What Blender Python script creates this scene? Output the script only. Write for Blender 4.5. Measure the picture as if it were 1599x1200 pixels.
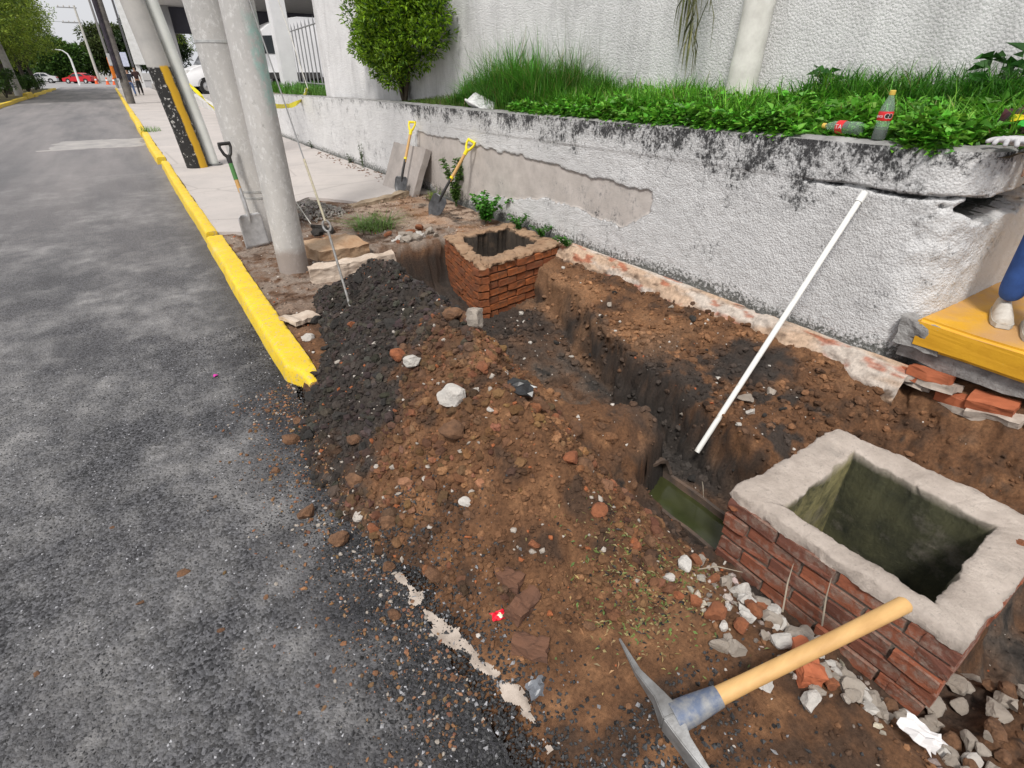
import bpy, bmesh, math, random
import numpy as np
from mathutils import Vector, Matrix, Euler
R = math.radians
random.seed(7); rng = np.random.default_rng(7)
S = bpy.context.scene
for o in list(bpy.data.objects): bpy.data.objects.remove(o)

# ------------------------------------------------------------------ camera, sky, sun, exposure
cam_d = bpy.data.cameras.new('camera'); cam = bpy.data.objects.new('camera', cam_d)
S.collection.objects.link(cam); S.camera = cam
cam.location = (0, 0, 1.6); cam.rotation_euler = (R(90-30.57), 0, R(-33.5))
cam_d.sensor_width = 36; cam_d.lens = 36*826/1599.5; cam_d.clip_start = .02; cam_d.clip_end = 3000

SUN_EL, SUN_AZ = R(55), R(230)          # azimuth measured from +Y towards +X: light comes from behind the camera
w = bpy.data.worlds.new('World'); S.world = w; w.use_nodes = True
nt = w.node_tree; bg = nt.nodes['Background']
sky = nt.nodes.new('ShaderNodeTexSky'); sky.sky_type = 'NISHITA'; sky.sun_disc = False
sky.sun_elevation = SUN_EL; sky.sun_rotation = SUN_AZ; sky.dust_density = 6; sky.air_density = 1.2
hs = nt.nodes.new('ShaderNodeHueSaturation'); hs.inputs['Saturation'].default_value = .22
mxw = nt.nodes.new('ShaderNodeMix'); mxw.data_type = 'RGBA'; mxw.inputs[0].default_value = .75
mxw.inputs[7].default_value = (10.2, 10.3, 10.7, 1)                 # overcast: an even white cloud layer
nt.links.new(sky.outputs[0], hs.inputs['Color']); nt.links.new(hs.outputs[0], mxw.inputs[6])
nt.links.new(mxw.outputs[2], bg.inputs[0]); bg.inputs[1].default_value = .076
sd = bpy.data.lights.new('sun', 'SUN'); sd.energy = 2.6; sd.angle = R(10); sd.color = (1, .96, .9)
sun = bpy.data.objects.new('sun', sd); S.collection.objects.link(sun); sun.location = (0, -5, 12)
sun.rotation_euler = Vector((-math.sin(SUN_AZ)*math.cos(SUN_EL), -math.cos(SUN_AZ)*math.cos(SUN_EL), -math.sin(SUN_EL))).to_track_quat('-Z', 'Y').to_euler()
S.view_settings.view_transform = 'Standard'; S.view_settings.look = 'None'
S.view_settings.exposure = 0.26; S.view_settings.gamma = 1; S.view_settings.use_curve_mapping = False

# ------------------------------------------------------------------ noise
def _hash(ix, iy, iz, seed):
    h = (ix.astype(np.int64)*374761393 + iy.astype(np.int64)*668265263 + iz.astype(np.int64)*2147483647 + seed*974634777) & 0xffffffff
    h = ((h ^ (h >> 13))*1274126177) & 0xffffffff
    h = ((h ^ (h >> 16))*2246822519) & 0xffffffff
    return ((h ^ (h >> 15)) & 0xffffff)/float(0xffffff)
def vnoise(x, y, z=0., seed=0):
    x, y, z = np.broadcast_arrays(np.asarray(x, float), np.asarray(y, float), np.asarray(z, float))
    ix, iy, iz = np.floor(x), np.floor(y), np.floor(z)
    fx, fy, fz = x-ix, y-iy, z-iz
    fx, fy, fz = [t*t*t*(t*(t*6-15)+10) for t in (fx, fy, fz)]
    r = 0
    for dx in (0, 1):
        for dy in (0, 1):
            for dz in (0, 1):
                r = r + _hash(ix+dx, iy+dy, iz+dz, seed)*(fx if dx else 1-fx)*(fy if dy else 1-fy)*(fz if dz else 1-fz)
    return r*2-1
def fbm(x, y, z=0., oct=4, seed=0, gain=.5):
    a, f, r, n = 1., 1., 0., 0.
    for i in range(oct):
        r = r+a*vnoise(np.asarray(x)*f, np.asarray(y)*f, np.asarray(z)*f, seed+i*17); n += a; a *= gain; f *= 2.03
    return r/n
def worley(x, y, seed=0):                      # distance to nearest feature point
    ix, iy = np.floor(x), np.floor(y); d = np.full(np.shape(x), 9.)
    for dx in (-1, 0, 1):
        for dy in (-1, 0, 1):
            cx, cy = ix+dx, iy+dy; z0 = np.zeros_like(cx)
            px = cx+_hash(cx, cy, z0, seed); py = cy+_hash(cx, cy, z0+1, seed)
            d = np.minimum(d, np.hypot(x-px, y-py))
    return d
def sst(a, b, x):
    t = np.clip((np.asarray(x, float)-a)/(b-a), 0, 1); return t*t*(3-2*t)

# ------------------------------------------------------------------ mesh helpers
COL = S.collection
def link(o, parent=None):
    COL.objects.link(o)
    if parent is not None: o.parent = parent
    return o
def np_mesh(name, V, F, mat=None, col=None, smooth=False, attrs=None):
    V = np.asarray(V, np.float32); F = np.asarray(F, np.int32); k = F.shape[1]
    me = bpy.data.meshes.new(name)
    me.vertices.add(len(V)); me.vertices.foreach_set('co', V.ravel())
    me.loops.add(F.size); me.loops.foreach_set('vertex_index', F.ravel())
    me.polygons.add(len(F)); me.polygons.foreach_set('loop_start', np.arange(0, F.size, k, dtype=np.int32))
    me.polygons.foreach_set('use_smooth', np.full(len(F), smooth))
    if col is not None:
        a = me.attributes.new('col', 'FLOAT_COLOR', 'POINT')
        c = np.ones((len(V), 4), np.float32); c[:, :3] = col; a.data.foreach_set('color', c.ravel())
    for n, v in (attrs or {}).items():
        a = me.attributes.new(n, 'FLOAT', 'POINT'); a.data.foreach_set('value', np.asarray(v, np.float32).ravel())
    me.update(calc_edges=True); me.validate()
    if mat: me.materials.append(mat)
    return me
def np_obj(name, V, F, mat=None, parent=None, **k):
    return link(bpy.data.objects.new(name, np_mesh(name, V, F, mat, **k)), parent)
def tag(o, label=None, cat=None, group=None, kind=None):
    if label: o['label'] = label
    if cat: o['category'] = cat
    if group: o['group'] = group
    if kind: o['kind'] = kind
    return o
def empty(name, loc, label=None, cat=None, group=None, rz=0):
    o = bpy.data.objects.new(name, None); o.empty_display_size = .1; o.location = loc; o.rotation_euler = (0, 0, rz)
    link(o); return tag(o, label, cat, group)
def copy_tree(o, parent=None):
    c = o.copy(); COL.objects.link(c); c.parent = parent
    for ch in list(o.children): copy_tree(ch, c)
    return c
class MB:
    def __init__(s): s.v = []; s.f = []
    def add(s, vs, fs):
        b = len(s.v); s.v += [tuple(v) for v in vs]; s.f += [tuple(i+b for i in f) for f in fs]; return s
    def box(s, lo, hi, M=None):
        vs = [Vector((x, y, z)) for x in (lo[0], hi[0]) for y in (lo[1], hi[1]) for z in (lo[2], hi[2])]
        if M is not None: vs = [M @ v for v in vs]
        return s.add(vs, [(0, 1, 3, 2), (4, 6, 7, 5), (0, 4, 5, 1), (2, 3, 7, 6), (0, 2, 6, 4), (1, 5, 7, 3)])
    def tube(s, pts, rad, n=10, cap=True, sx=1., ref=None):
        pts = [Vector(p) for p in pts]
        if not hasattr(rad, '__len__'): rad = [rad]*len(pts)
        b = len(s.v); prev = None
        for i, p in enumerate(pts):
            t = (pts[min(i+1, len(pts)-1)]-pts[max(i-1, 0)]).normalized()
            if prev is None:
                u = Vector(ref) if ref else Vector((0, 0, 1)) if abs(t.z) < .9 else Vector((1, 0, 0))
            else: u = prev
            u = (u-t*u.dot(t)).normalized(); v = t.cross(u); prev = u
            for k in range(n):
                a = 2*math.pi*k/n; s.v.append(tuple(p+(u*math.cos(a)*sx+v*math.sin(a))*rad[i]))
        for i in range(len(pts)-1):
            for k in range(n):
                k2 = (k+1) % n; s.f.append((b+i*n+k, b+i*n+k2, b+(i+1)*n+k2, b+(i+1)*n+k))
        if cap:
            s.f.append(tuple(b+k for k in range(n))[::-1]); s.f.append(tuple(b+(len(pts)-1)*n+k for k in range(n)))
        return s
    def lathe(s, prof, n=20, M=None):
        b = len(s.v)
        for (r, z) in prof:
            for k in range(n):
                a = 2*math.pi*k/n; v = Vector((r*math.cos(a), r*math.sin(a), z)); s.v.append(tuple(M @ v if M else v))
        for i in range(len(prof)-1):
            for k in range(n):
                k2 = (k+1) % n; s.f.append((b+i*n+k, b+i*n+k2, b+(i+1)*n+k2, b+(i+1)*n+k))
        return s
    def prism(s, poly, axis_a, axis_b, depth_vec, origin=(0, 0, 0)):
        o = Vector(origin); A = Vector(axis_a); B = Vector(axis_b); D = Vector(depth_vec); n = len(poly)
        vs = [o+A*p[0]+B*p[1] for p in poly]+[o+A*p[0]+B*p[1]+D for p in poly]
        return s.add(vs, [tuple(range(n))[::-1], tuple(range(n, 2*n))]+[(i, (i+1) % n, n+(i+1) % n, n+i) for i in range(n)])
    def build(s, name, mat, parent=None, smooth=False, bevel=0, seg=2):
        me = bpy.data.meshes.new(name); me.from_pydata(s.v, [], s.f); me.update()
        bm = bmesh.new(); bm.from_mesh(me); bmesh.ops.recalc_face_normals(bm, faces=bm.faces)
        if bevel: bmesh.ops.bevel(bm, geom=[e for e in bm.edges if e.calc_face_angle(0) > .5], offset=bevel, segments=seg, affect='EDGES', clamp_overlap=True)
        if smooth:
            for f in bm.faces: f.smooth = True
            for e in bm.edges:
                if e.calc_face_angle(0) > .75: e.smooth = False
        bm.to_mesh(me); bm.free()
        if mat: me.materials.append(mat)
        return link(bpy.data.objects.new(name, me), parent)
def jitter(o, amp, scale, seed=0):
    me = o.data; n = len(me.vertices); c = np.empty(n*3, np.float32); me.vertices.foreach_get('co', c); c = c.reshape(-1, 3)
    d = np.stack([fbm(c[:, 0]*scale+31*i, c[:, 1]*scale, c[:, 2]*scale, 3, seed+i) for i in range(3)], 1)
    me.vertices.foreach_set('co', (c+d*amp).astype(np.float32).ravel()); me.update(); return o
def subdiv(o, cuts):
    bm = bmesh.new(); bm.from_mesh(o.data); bmesh.ops.subdivide_edges(bm, edges=bm.edges, cuts=cuts, use_grid_fill=True)
    bm.to_mesh(o.data); bm.free(); return o

# ------------------------------------------------------------------ materials
def nodes(name):
    m = bpy.data.materials.new(name); m.use_nodes = True; t = m.node_tree
    return m, t, t.nodes['Principled BSDF']
def N(t, typ, **k):
    n = t.nodes.new(typ)
    for a, b in k.items():
        if a.startswith('i_'):
            key = a[2:]; key = int(key) if key.isdigit() else key.replace('_', ' ')
            n.inputs[key].default_value = b
        else: setattr(n, a, b)
    return n
def mixc(t, fac, a, b, blend='MIX'):
    n = t.nodes.new('ShaderNodeMix'); n.data_type = 'RGBA'; n.blend_type = blend
    for i, v in ((0, fac), (6, a), (7, b)):
        if isinstance(v, bpy.types.NodeSocket): t.links.new(v, n.inputs[i])
        elif i == 0: n.inputs[0].default_value = v
        else: n.inputs[i].default_value = (*v[:3], 1)
    return n.outputs[2]
def ramp(t, sock, p0, p1, c0=(0, 0, 0), c1=(1, 1, 1)):
    r = t.nodes.new('ShaderNodeValToRGB'); e = r.color_ramp.elements
    e[0].position = p0; e[0].color = (*c0, 1); e[1].position = p1; e[1].color = (*c1, 1)
    t.links.new(sock, r.inputs[0]); return r.outputs[0]
def noise(t, scale, detail=4, rough=.6, coord='Object', stretch=None, dist=0.):
    c = t.nodes.new('ShaderNodeTexCoord'); n = N(t, 'ShaderNodeTexNoise', i_Scale=scale, i_Detail=detail, i_Roughness=rough, i_Distortion=dist)
    s = c.outputs[coord]
    if stretch:
        mp = t.nodes.new('ShaderNodeMapping'); mp.inputs['Scale'].default_value = stretch; t.links.new(s, mp.inputs[0]); s = mp.outputs[0]
    t.links.new(s, n.inputs['Vector']); return n.outputs['Fac']
def vor(t, scale, feature='F1', out='Distance', coord='Object'):
    c = t.nodes.new('ShaderNodeTexCoord'); n = N(t, 'ShaderNodeTexVoronoi', feature=feature, i_Scale=scale)
    t.links.new(c.outputs[coord], n.inputs['Vector']); return n.outputs[out]
def math_(t, op, a, b=0., clamp=False):
    n = t.nodes.new('ShaderNodeMath'); n.operation = op; n.use_clamp = clamp
    for i, v in enumerate((a, b)):
        if isinstance(v, bpy.types.NodeSocket): t.links.new(v, n.inputs[i])
        else: n.inputs[i].default_value = v
    return n.outputs[0]
def bump(t, bs, sock, strength=.5, dist=.01, prev=None):
    b = N(t, 'ShaderNodeBump', i_Strength=strength, i_Distance=dist); t.links.new(sock, b.inputs['Height'])
    if prev is not None: t.links.new(prev, b.inputs['Normal'])
    t.links.new(b.outputs[0], bs.inputs['Normal']); return b.outputs[0]
def attr(t, name, out='Color'):
    n = t.nodes.new('ShaderNodeAttribute'); n.attribute_name = name; return n.outputs[out]
_mc = {}
def mat(name, c, c2=None, rough=.8, scale=8, bscale=None, bstr=.3, bdist=.005, metal=0, spec=None, p=(.35, .65), stretch=None):
    if name in _mc: return _mc[name]
    m, t, b = nodes(name); b.inputs['Roughness'].default_value = rough; b.inputs['Metallic'].default_value = metal
    if spec is not None: b.inputs['Specular IOR Level'].default_value = spec
    c2 = c2 or tuple(x*.7 for x in c)
    f = ramp(t, noise(t, scale, 6, .65, stretch=stretch), *p); t.links.new(mixc(t, f, c, c2), b.inputs['Base Color'])
    if bscale: bump(t, b, noise(t, bscale, 5, .7, stretch=stretch), bstr, bdist)
    _mc[name] = m; return m
def vcmat(name, rough=.9, amt=.35, scale=60, bscale=None, bstr=.5, bdist=.004, spec=.3, trans=0., obj_random=False):
    if name in _mc: return _mc[name]
    m, t, b = nodes(name); b.inputs['Roughness'].default_value = rough; b.inputs['Specular IOR Level'].default_value = spec
    f = ramp(t, noise(t, scale, 6, .7), .3, .7, (1-amt,)*3, (1+amt,)*3)
    c = mixc(t, 1, attr(t, 'col'), f, 'MULTIPLY'); t.links.new(c, b.inputs['Base Color'])
    if bscale: bump(t, b, noise(t, bscale, 6, .75), bstr, bdist)
    if trans:
        tr = t.nodes.new('ShaderNodeBsdfTranslucent'); t.links.new(c, tr.inputs[0]); ms = t.nodes.new('ShaderNodeMixShader'); ms.inputs[0].default_value = trans
        t.links.new(b.outputs[0], ms.inputs[1]); t.links.new(tr.outputs[0], ms.inputs[2]); t.links.new(ms.outputs[0], t.nodes['Material Output'].inputs[0])
    _mc[name] = m; return m
M_soil = vcmat('soil', .92, .45, 70, 160, .9, .006)
M_clod = vcmat('clods', .93, .35, 90, 220, .7, .004)
M_leaf = vcmat('leaves', .5, .2, 30, None, spec=.35, trans=.3)
M_white = mat('white_paint', (.8, .8, .8), (.68, .68, .67), .5, 3)

def asphalt():
    m, t, b = nodes('asphalt')
    chips = vor(t, 105, 'F1', 'Color'); d = vor(t, 105); d2 = vor(t, 260)
    sep = t.nodes.new('ShaderNodeSeparateColor'); t.links.new(chips, sep.inputs[0])
    c = ramp(t, sep.outputs[0], .1, 1.0, (.018, .018, .020), (.125, .125, .135))
    big = noise(t, 1.1, 9, .70, stretch=(1, .7, 1)); mid = noise(t, 5, 6, .7)
    dust = math_(t, 'MULTIPLY', ramp(t, big, .43, .60), ramp(t, mid, .30, .66))
    c = mixc(t, math_(t, 'MULTIPLY', dust, .85), c, (.34, .33, .325))
    drk = ramp(t, noise(t, 1.7, 5, .6, stretch=(1, .35, 1)), .52, .74)
    c = mixc(t, math_(t, 'MULTIPLY', drk, .65), c, (.022, .022, .026))
    geo0 = t.nodes.new('ShaderNodeNewGeometry'); sx0 = t.nodes.new('ShaderNodeSeparateXYZ'); t.links.new(geo0.outputs['Position'], sx0.inputs[0])
    fr = math_(t, 'ADD', math_(t, 'SUBTRACT', sx0.outputs[0], math_(t, 'MULTIPLY', sx0.outputs[1], .05)), math_(t, 'MULTIPLY', math_(t, 'SUBTRACT', noise(t, 2.2, 7, .65), .5), 1.3))
    mrf = t.nodes.new('ShaderNodeMapRange'); mrf.inputs[1].default_value = -.12; mrf.inputs[2].default_value = .22; t.links.new(fr, mrf.inputs[0])
    fc_ = ramp(t, sep.outputs[1], .1, 1., (.010, .010, .012), (.055, .055, .062)); c = mixc(t, math_(t, 'MULTIPLY', mrf.outputs[0], .92), c, fc_)      # fresh black asphalt laid along the dig
    # the road beyond the fresh patch is worn and paler
    geo = t.nodes.new('ShaderNodeNewGeometry'); sx = t.nodes.new('ShaderNodeSeparateXYZ'); t.links.new(geo.outputs['Position'], sx.inputs[0])
    far = math_(t, 'MULTIPLY', math_(t, 'SUBTRACT', sx.outputs[1], 3.), .09, True)
    worn = mixc(t, ramp(t, noise(t, .5, 6, .6, stretch=(2.2, .25, 1)), .35, .65), (.27, .25, .248), (.15, .145, .15))
    c = mixc(t, math_(t, 'MULTIPLY', far, .9), c, worn)
    t.links.new(c, b.inputs['Base Color']); b.inputs['Roughness'].default_value = .78; b.inputs['Specular IOR Level'].default_value = .35
    h = math_(t, 'ADD', math_(t, 'MULTIPLY', d, -1.), math_(t, 'MULTIPLY', d2, -.35))
    bump(t, b, h, .9, .006); return m
M_asph = asphalt()

def concrete_walk():
    m, t, b = nodes('walk_concrete')
    c = mixc(t, ramp(t, noise(t, .8, 7, .65), .35, .68), (.50, .455, .43), (.40, .37, .355))
    c = mixc(t, math_(t, 'MULTIPLY', ramp(t, noise(t, 14, 6, .7), .58, .75), .5), c, (.25, .225, .21))
    c = mixc(t, math_(t, 'MULTIPLY', ramp(t, vor(t, .55, 'DISTANCE_TO_EDGE'), .0, .012, (1, 1, 1), (0, 0, 0)), .35), c, (.18, .16, .15))
    t.links.new(c, b.inputs['Base Color']); b.inputs['Roughness'].default_value = .88
    bump(t, b, noise(t, 60, 6, .7), .35, .004); return m
M_walk = concrete_walk()

def stucco(name, base, dark=(.03, .03, .032), rough_sc=62, planter=False):
    m, t, b = nodes(name)
    n1 = math_(t, 'SUBTRACT', 1., vor(t, rough_sc*1.2)); n2 = noise(t, rough_sc*1.9, 7, .8); n0 = noise(t, 2.2, 6, .6)
    c = mixc(t, ramp(t, n0, .3, .7), base, tuple(x*.84 for x in base))
    c = mixc(t, math_(t, 'MULTIPLY', ramp(t, noise(t, 9, 7, .75), .52, .72), .34), c, (.36, .355, .36))
    if planter:
        patch = attr(t, 'patch', 'Fac'); mold_shade = attr(t, 'mold_shade', 'Fac'); moss_shade = attr(t, 'moss_shade', 'Fac')
        pc = mixc(t, ramp(t, noise(t, 5, 6, .65), .35, .65), (.58, .53, .495), (.46, .42, .39))
        pm = ramp(t, math_(t, 'ADD', patch, math_(t, 'MULTIPLY', math_(t, 'SUBTRACT', noise(t, 26, 6, .7), .5), .5)), .485, .515)
        rim = ramp(t, math_(t, 'ADD', patch, math_(t, 'MULTIPLY', math_(t, 'SUBTRACT', noise(t, 26, 6, .7), .5), .5)), .40, .50)
        c = mixc(t, math_(t, 'MULTIPLY', math_(t, 'SUBTRACT', rim, pm, True), .45), c, (.13, .12, .115))
        c = mixc(t, pm, c, pc)
        mn = noise(t, 40, 9, .8, stretch=(1, 1, .7)); mm = math_(t, 'ADD', math_(t, 'ADD', math_(t, 'MULTIPLY', mold_shade, .76), math_(t, 'MULTIPLY', math_(t, 'SUBTRACT', mn, .5), 2.3)), math_(t, 'MULTIPLY', math_(t, 'SUBTRACT', noise(t, 5.5, 5, .65), .5), 1.6))
        c = mixc(t, math_(t, 'MULTIPLY', ramp(t, mm, .22, .60), .42), c, (.22, .22, .225))
        mf = ramp(t, mm, .48, .72)
        c = mixc(t, math_(t, 'MULTIPLY', mf, .93), c, dark)
        ms = math_(t, 'ADD', moss_shade, math_(t, 'MULTIPLY', math_(t, 'SUBTRACT', noise(t, 40, 7, .75), .5), 1.5))
        c = mixc(t, math_(t, 'MULTIPLY', ramp(t, ms, .5, .68), .85), c, (.055, .06, .05))
        hh = math_(t, 'MULTIPLY', math_(t, 'ADD', math_(t, 'MULTIPLY', n1, .8), n2), math_(t, 'SUBTRACT', 1., math_(t, 'MULTIPLY', pm, .85)))
    else:
        st = noise(t, 3, 7, .7, stretch=(1, 1, .18)); c = mixc(t, math_(t, 'MULTIPLY', ramp(t, st, .48, .72), .45), c, (.25, .245, .245))
        hh = math_(t, 'ADD', math_(t, 'MULTIPLY', n1, .8), n2)
    t.links.new(c, b.inputs['Base Color']); b.inputs['Roughness'].default_value = .93; b.inputs['Specular IOR Level'].default_value = .2
    bump(t, b, hh, .8, .011); return m
M_plant = stucco('planter_stucco', (.74, .735, .735), planter=True)
M_upper = stucco('wall_stucco', (.76, .755, .76), rough_sc=48)

# ------------------------------------------------------------------ terrain functions (metres; X across the road, Y along it)
_xr = lambda Y: np.interp(Y, [.2, .9, 1.5, 2.2, 3.6, 4.2], [2.75, 2.40, 2.40, 2.52, 2.92, 3.05])
def ground_z(X, Y, detail=True):
    X = np.asarray(X, float); Y = np.asarray(Y, float)
    wob = .10*fbm(X*1.6, Y*1.6, 0, 3, 5)
    z = .045+.0*X
    z = np.where(Y > 2.8, z+.015, z)
    z = z - .085*sst(.62, .36, X+wob*.8+.05*fbm(X*6, Y*6, 0, 3, 8))*sst(3.1, 2.7, Y)
    # drop towards the near chamber
    z = z-.33*sst(1.26, 1.68, X+wob*.5)*sst(1.62, 1.2, Y)
    xr = _xr(Y)+wob*.9
    XL = 1.60+wob*.5+.08*sst(1.5, 1.3, Y)+.30*sst(1.38, 1.5, Y)*sst(1.88, 1.6, Y)
    endY = sst(.80, 1.06, Y+wob*.4)*sst(5.05, 4.75, Y)
    inL = sst(XL-.02, XL+.17, X)
    ledge = np.interp(X, [2.3, 2.9, 3.2, 3.32, 3.5], [-.20, -.12, -.03, .0, .06])+.05*fbm(X*3, Y*3, 0, 3, 9)
    ledge = ledge-.12*sst(1.6, .9, Y)*sst(3.35, 2.9, X)
    floor = -.58+.05*fbm(X*2, Y*2, 0, 3, 10)-.04*sst(2.2, 1.9, X)+.20*sst(2.4, 4.0, Y)
    tr = floor+(ledge-floor)*sst(xr-.05, xr+.05, X)
    zz = z+(tr-z)*inL*endY
    # ground right of the near chamber
    right = np.interp(X, [2.3, 2.7, 3.1, 3.34, 3.5], [-.62, -.50, -.28, -.02, .12])+.06*fbm(X*3, Y*3, 0, 3, 11)
    zz = zz+(right-zz)*sst(1.05, .85, Y)*sst(2.35, 2.55, X)
    zz = zz+((-.62)-zz)*sst(.1, -.02, Y)*sst(1.98, 2.2, X)          # dark hole beside the chamber's end wall
    zz = zz+((-.20)-zz)*sst(.0, -.12, Y)*sst(1.45, 1.7, X)*sst(2.15, 1.95, X)
    # cross trench towards the pole
    cx = sst(1.25, 2.1, X)*sst(4.45, 4.62, Y+wob)*sst(5.22, 5.05, Y+wob)*sst(2.62, 2.5, X)
    zz = zz+(-.42-zz)*cx
    zz = zz+.05*sst(5.6, 7.2, Y)
    zz = np.where(X < .47, zz-.16*sst(.47, .43, X)*sst(2.75, 2.9, Y), zz)
    if detail:
        rough = .35+.65*sst(.05, -.1, zz)
        zz = zz+.045*rough*fbm(X*6, Y*6, 0, 5, 21, .6)+.022*fbm(X*24, Y*24, 0, 3, 22)*rough+.026*rough*(.5-worley(X*14, Y*14, 3))*sst(-.3, .4, fbm(X*2.5, Y*2.5, 0, 3, 24))
    return zz
def heap_h(X, Y):
    wob = .12*fbm(X*2, Y*2, 0, 3, 33)
    hc = np.interp(Y, [.55, .85, 1.15, 1.5, 2.0, 2.6, 3.2, 3.7, 4.1, 4.35], [0, .10, .30, .49, .54, .53, .49, .36, .14, 0])
    xl = np.interp(Y, [.6, 1.0, 1.4, 2.0, 2.6, 3.0, 3.4, 4.2], [.72, .52, .34, .22, .34, .60, .70, .84])
    xc = np.interp(Y, [.6, 1.2, 2.0, 3.0, 4.2], [1.02, 1.0, 1.05, 1.14, 1.22])
    xe = np.interp(Y, [.6, 1.2, 1.6, 2.2, 3.0, 4.2], [1.30, 1.42, 1.54, 1.56, 1.62, 1.68])
    t = np.where(X < xc, (X+wob-xl)/(xc-xl), (xe-X-wob)/(xe-xc)); t = np.clip(t, 0, 1)
    s = np.where(X < xc, t**.85*(1-.18*t*(1-t)), t*t*(3-2*t)*.5+t*.5)
    return hc*s
def heap_z(X, Y, detail=True):
    X = np.asarray(X, float); Y = np.asarray(Y, float)
    h = heap_h(X, Y); m = sst(.0, .06, h)
    base = np.where(X < 1.5, .0+.03*sst(.3, .8, X), .03-.35*sst(1.52, 1.75, X))
    z = base-.04+h*1.0
    z = z+.04*m
    if detail:
        z = z+m*(.055*fbm(X*4.2, Y*4.2, 0, 4, 41)+.022*fbm(X*15, Y*15, 0, 3, 43)+.045*(.45-worley(X*9, Y*9, 7))*sst(-.2, .3, fbm(X*2, Y*2, 0, 2, 44))+.022*(.5-worley(X*22, Y*22, 9)))
    return z
def surf_z(X, Y): return np.maximum(ground_z(X, Y), np.where(heap_h(X, Y) > .012, heap_z(X, Y), -9))
BROWN = np.array((.125, .061, .030)); BLACK = np.array((.026, .023, .021)); TAN = np.array((.30, .155, .075)); DARKB = np.array((.046, .029, .020)); GREYD = np.array((.16, .135, .115))
def lerp(a, b, f): f = np.asarray(f)[..., None]; return a*(1-f)+b*f
def soil_col(X, Y, Z, heap):
    n = fbm(X*3, Y*3, Z*3, 4, 51); n2 = fbm(X*11, Y*11, Z*11, 4, 52); n3 = fbm(X*30, Y*30, Z*30, 3, 53)
    c = lerp(BROWN, TAN, sst(.0, .6, n2+.3*n)*.48)
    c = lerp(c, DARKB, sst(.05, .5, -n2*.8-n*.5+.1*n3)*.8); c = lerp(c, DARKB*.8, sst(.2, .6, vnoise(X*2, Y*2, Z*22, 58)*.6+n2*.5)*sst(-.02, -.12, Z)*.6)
    if heap:   # black mud at the far end, brown soil at the near end
        bl = sst(-.12, .18, (Y-2.12)*.8+.40*(1.0-X)+.42*n+.30*n2+.10*n3)
        bl = np.maximum(bl, .9*sst(.15, .4, n+.3*n2)*sst(.75, .35, X)*sst(1.2, 1.7, Y))
        c = lerp(c, BLACK*(1.2+.5*n3[..., None]), bl*.95)
    else:
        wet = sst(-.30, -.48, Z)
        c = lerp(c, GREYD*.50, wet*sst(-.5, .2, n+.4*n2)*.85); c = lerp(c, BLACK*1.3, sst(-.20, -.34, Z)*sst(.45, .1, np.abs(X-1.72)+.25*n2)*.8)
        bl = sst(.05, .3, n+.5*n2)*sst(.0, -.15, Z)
        xr = _xr(Y)
        bl = np.maximum(bl, sst(.17, .03, np.abs(X-xr+.03)+.10*n2)*sst(1., 1.4, Y)*.98)
        bl = np.maximum(bl, sst(.30, .1, np.abs(X-2.0)+.1*n2)*sst(2.0, 1.5, Y)*sst(.85, 1., Y)*.9)
        bl = np.maximum(bl, sst(.35, .15, np.hypot(X-3.02, (Y-1.75)*.9)+.15*n2)*.95)
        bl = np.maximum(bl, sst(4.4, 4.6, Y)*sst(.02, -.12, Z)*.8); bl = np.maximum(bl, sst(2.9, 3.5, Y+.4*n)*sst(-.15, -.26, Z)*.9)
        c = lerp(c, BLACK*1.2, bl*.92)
        c = lerp(c, GREYD*1.5, sst(3.2, 4.6, Y)*sst(-.04, .03, Z)*sst(-.4, .3, n2)*.8); c = lerp(c, np.array((.38, .28, .21)), sst(5.4, 6.0, Y)*sst(2.0, 2.4, X)*sst(-.04, .03, Z)*sst(-.5, .2, n2)*.8)
        c = lerp(c, TAN*1.05, sst(.5, .8, X)*sst(1.5, .9, Y)*sst(1.35, 1.0, X)*sst(-.2, .4, n)*.55)
        c = lerp(c, TAN*1.15, sst(2.55, 2.75, X)*sst(3.3, 3.0, X)*sst(1.9, 2.6, Y)*sst(-.4, .2, n)*.45)
    return np.clip(c*(1+.18*n3[..., None]), .008, 1)
def grid(xs, ys):
    X, Y = np.meshgrid(xs, ys); ny, nx = X.shape; i = np.arange(ny*nx).reshape(ny, nx)
    F = np.stack([i[:-1, :-1], i[:-1, 1:], i[1:, 1:], i[1:, :-1]], -1).reshape(-1, 4); return X, Y, F
ys = [-.9]
while ys[-1] < 8.4: ys.append(ys[-1]+.009+.0035*max(0, ys[-1]-.8))
ys = np.array(ys); xs = np.arange(.26, 3.62, .0115)

# --- excavated ground
X, Y, F = grid(xs, ys); Z = ground_z(X, Y)
# the chambers stand in holes of their own
NC = dict(x0=1.69, x1=2.50, y0=.05, y1=.885, top=.10)
inn = (X > 1.74) & (X < 2.44) & (Y > .10) & (Y < .84); Z = np.where(inn, -.95, Z)
inf = (X > 2.52) & (X < 3.30) & (Y > 4.22) & (Y < 5.02); Z = np.where(inf, -.75, Z)
Z = np.where(Y > 6.45, np.minimum(Z, .085), Z)
gy_, gx_ = np.gradient(Z); stp = sst(.006, .02, np.hypot(gx_, gy_))*(~inn)*(~inf)     # crumbling relief on the cut faces
dX = stp*(.05*fbm(X*3, Y*8, Z*8, 4, 25, .6)+.02*fbm(X*9, Y*26, Z*26, 3, 26)); dY = stp*.03*fbm(X*8, Y*3, Z*9, 4, 27, .6); X0, Y0 = X, Y; X = X+dX; Y = Y+dY
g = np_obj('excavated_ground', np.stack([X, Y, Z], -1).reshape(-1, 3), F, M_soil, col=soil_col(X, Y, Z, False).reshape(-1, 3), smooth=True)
tag(g, kind='structure')
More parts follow.
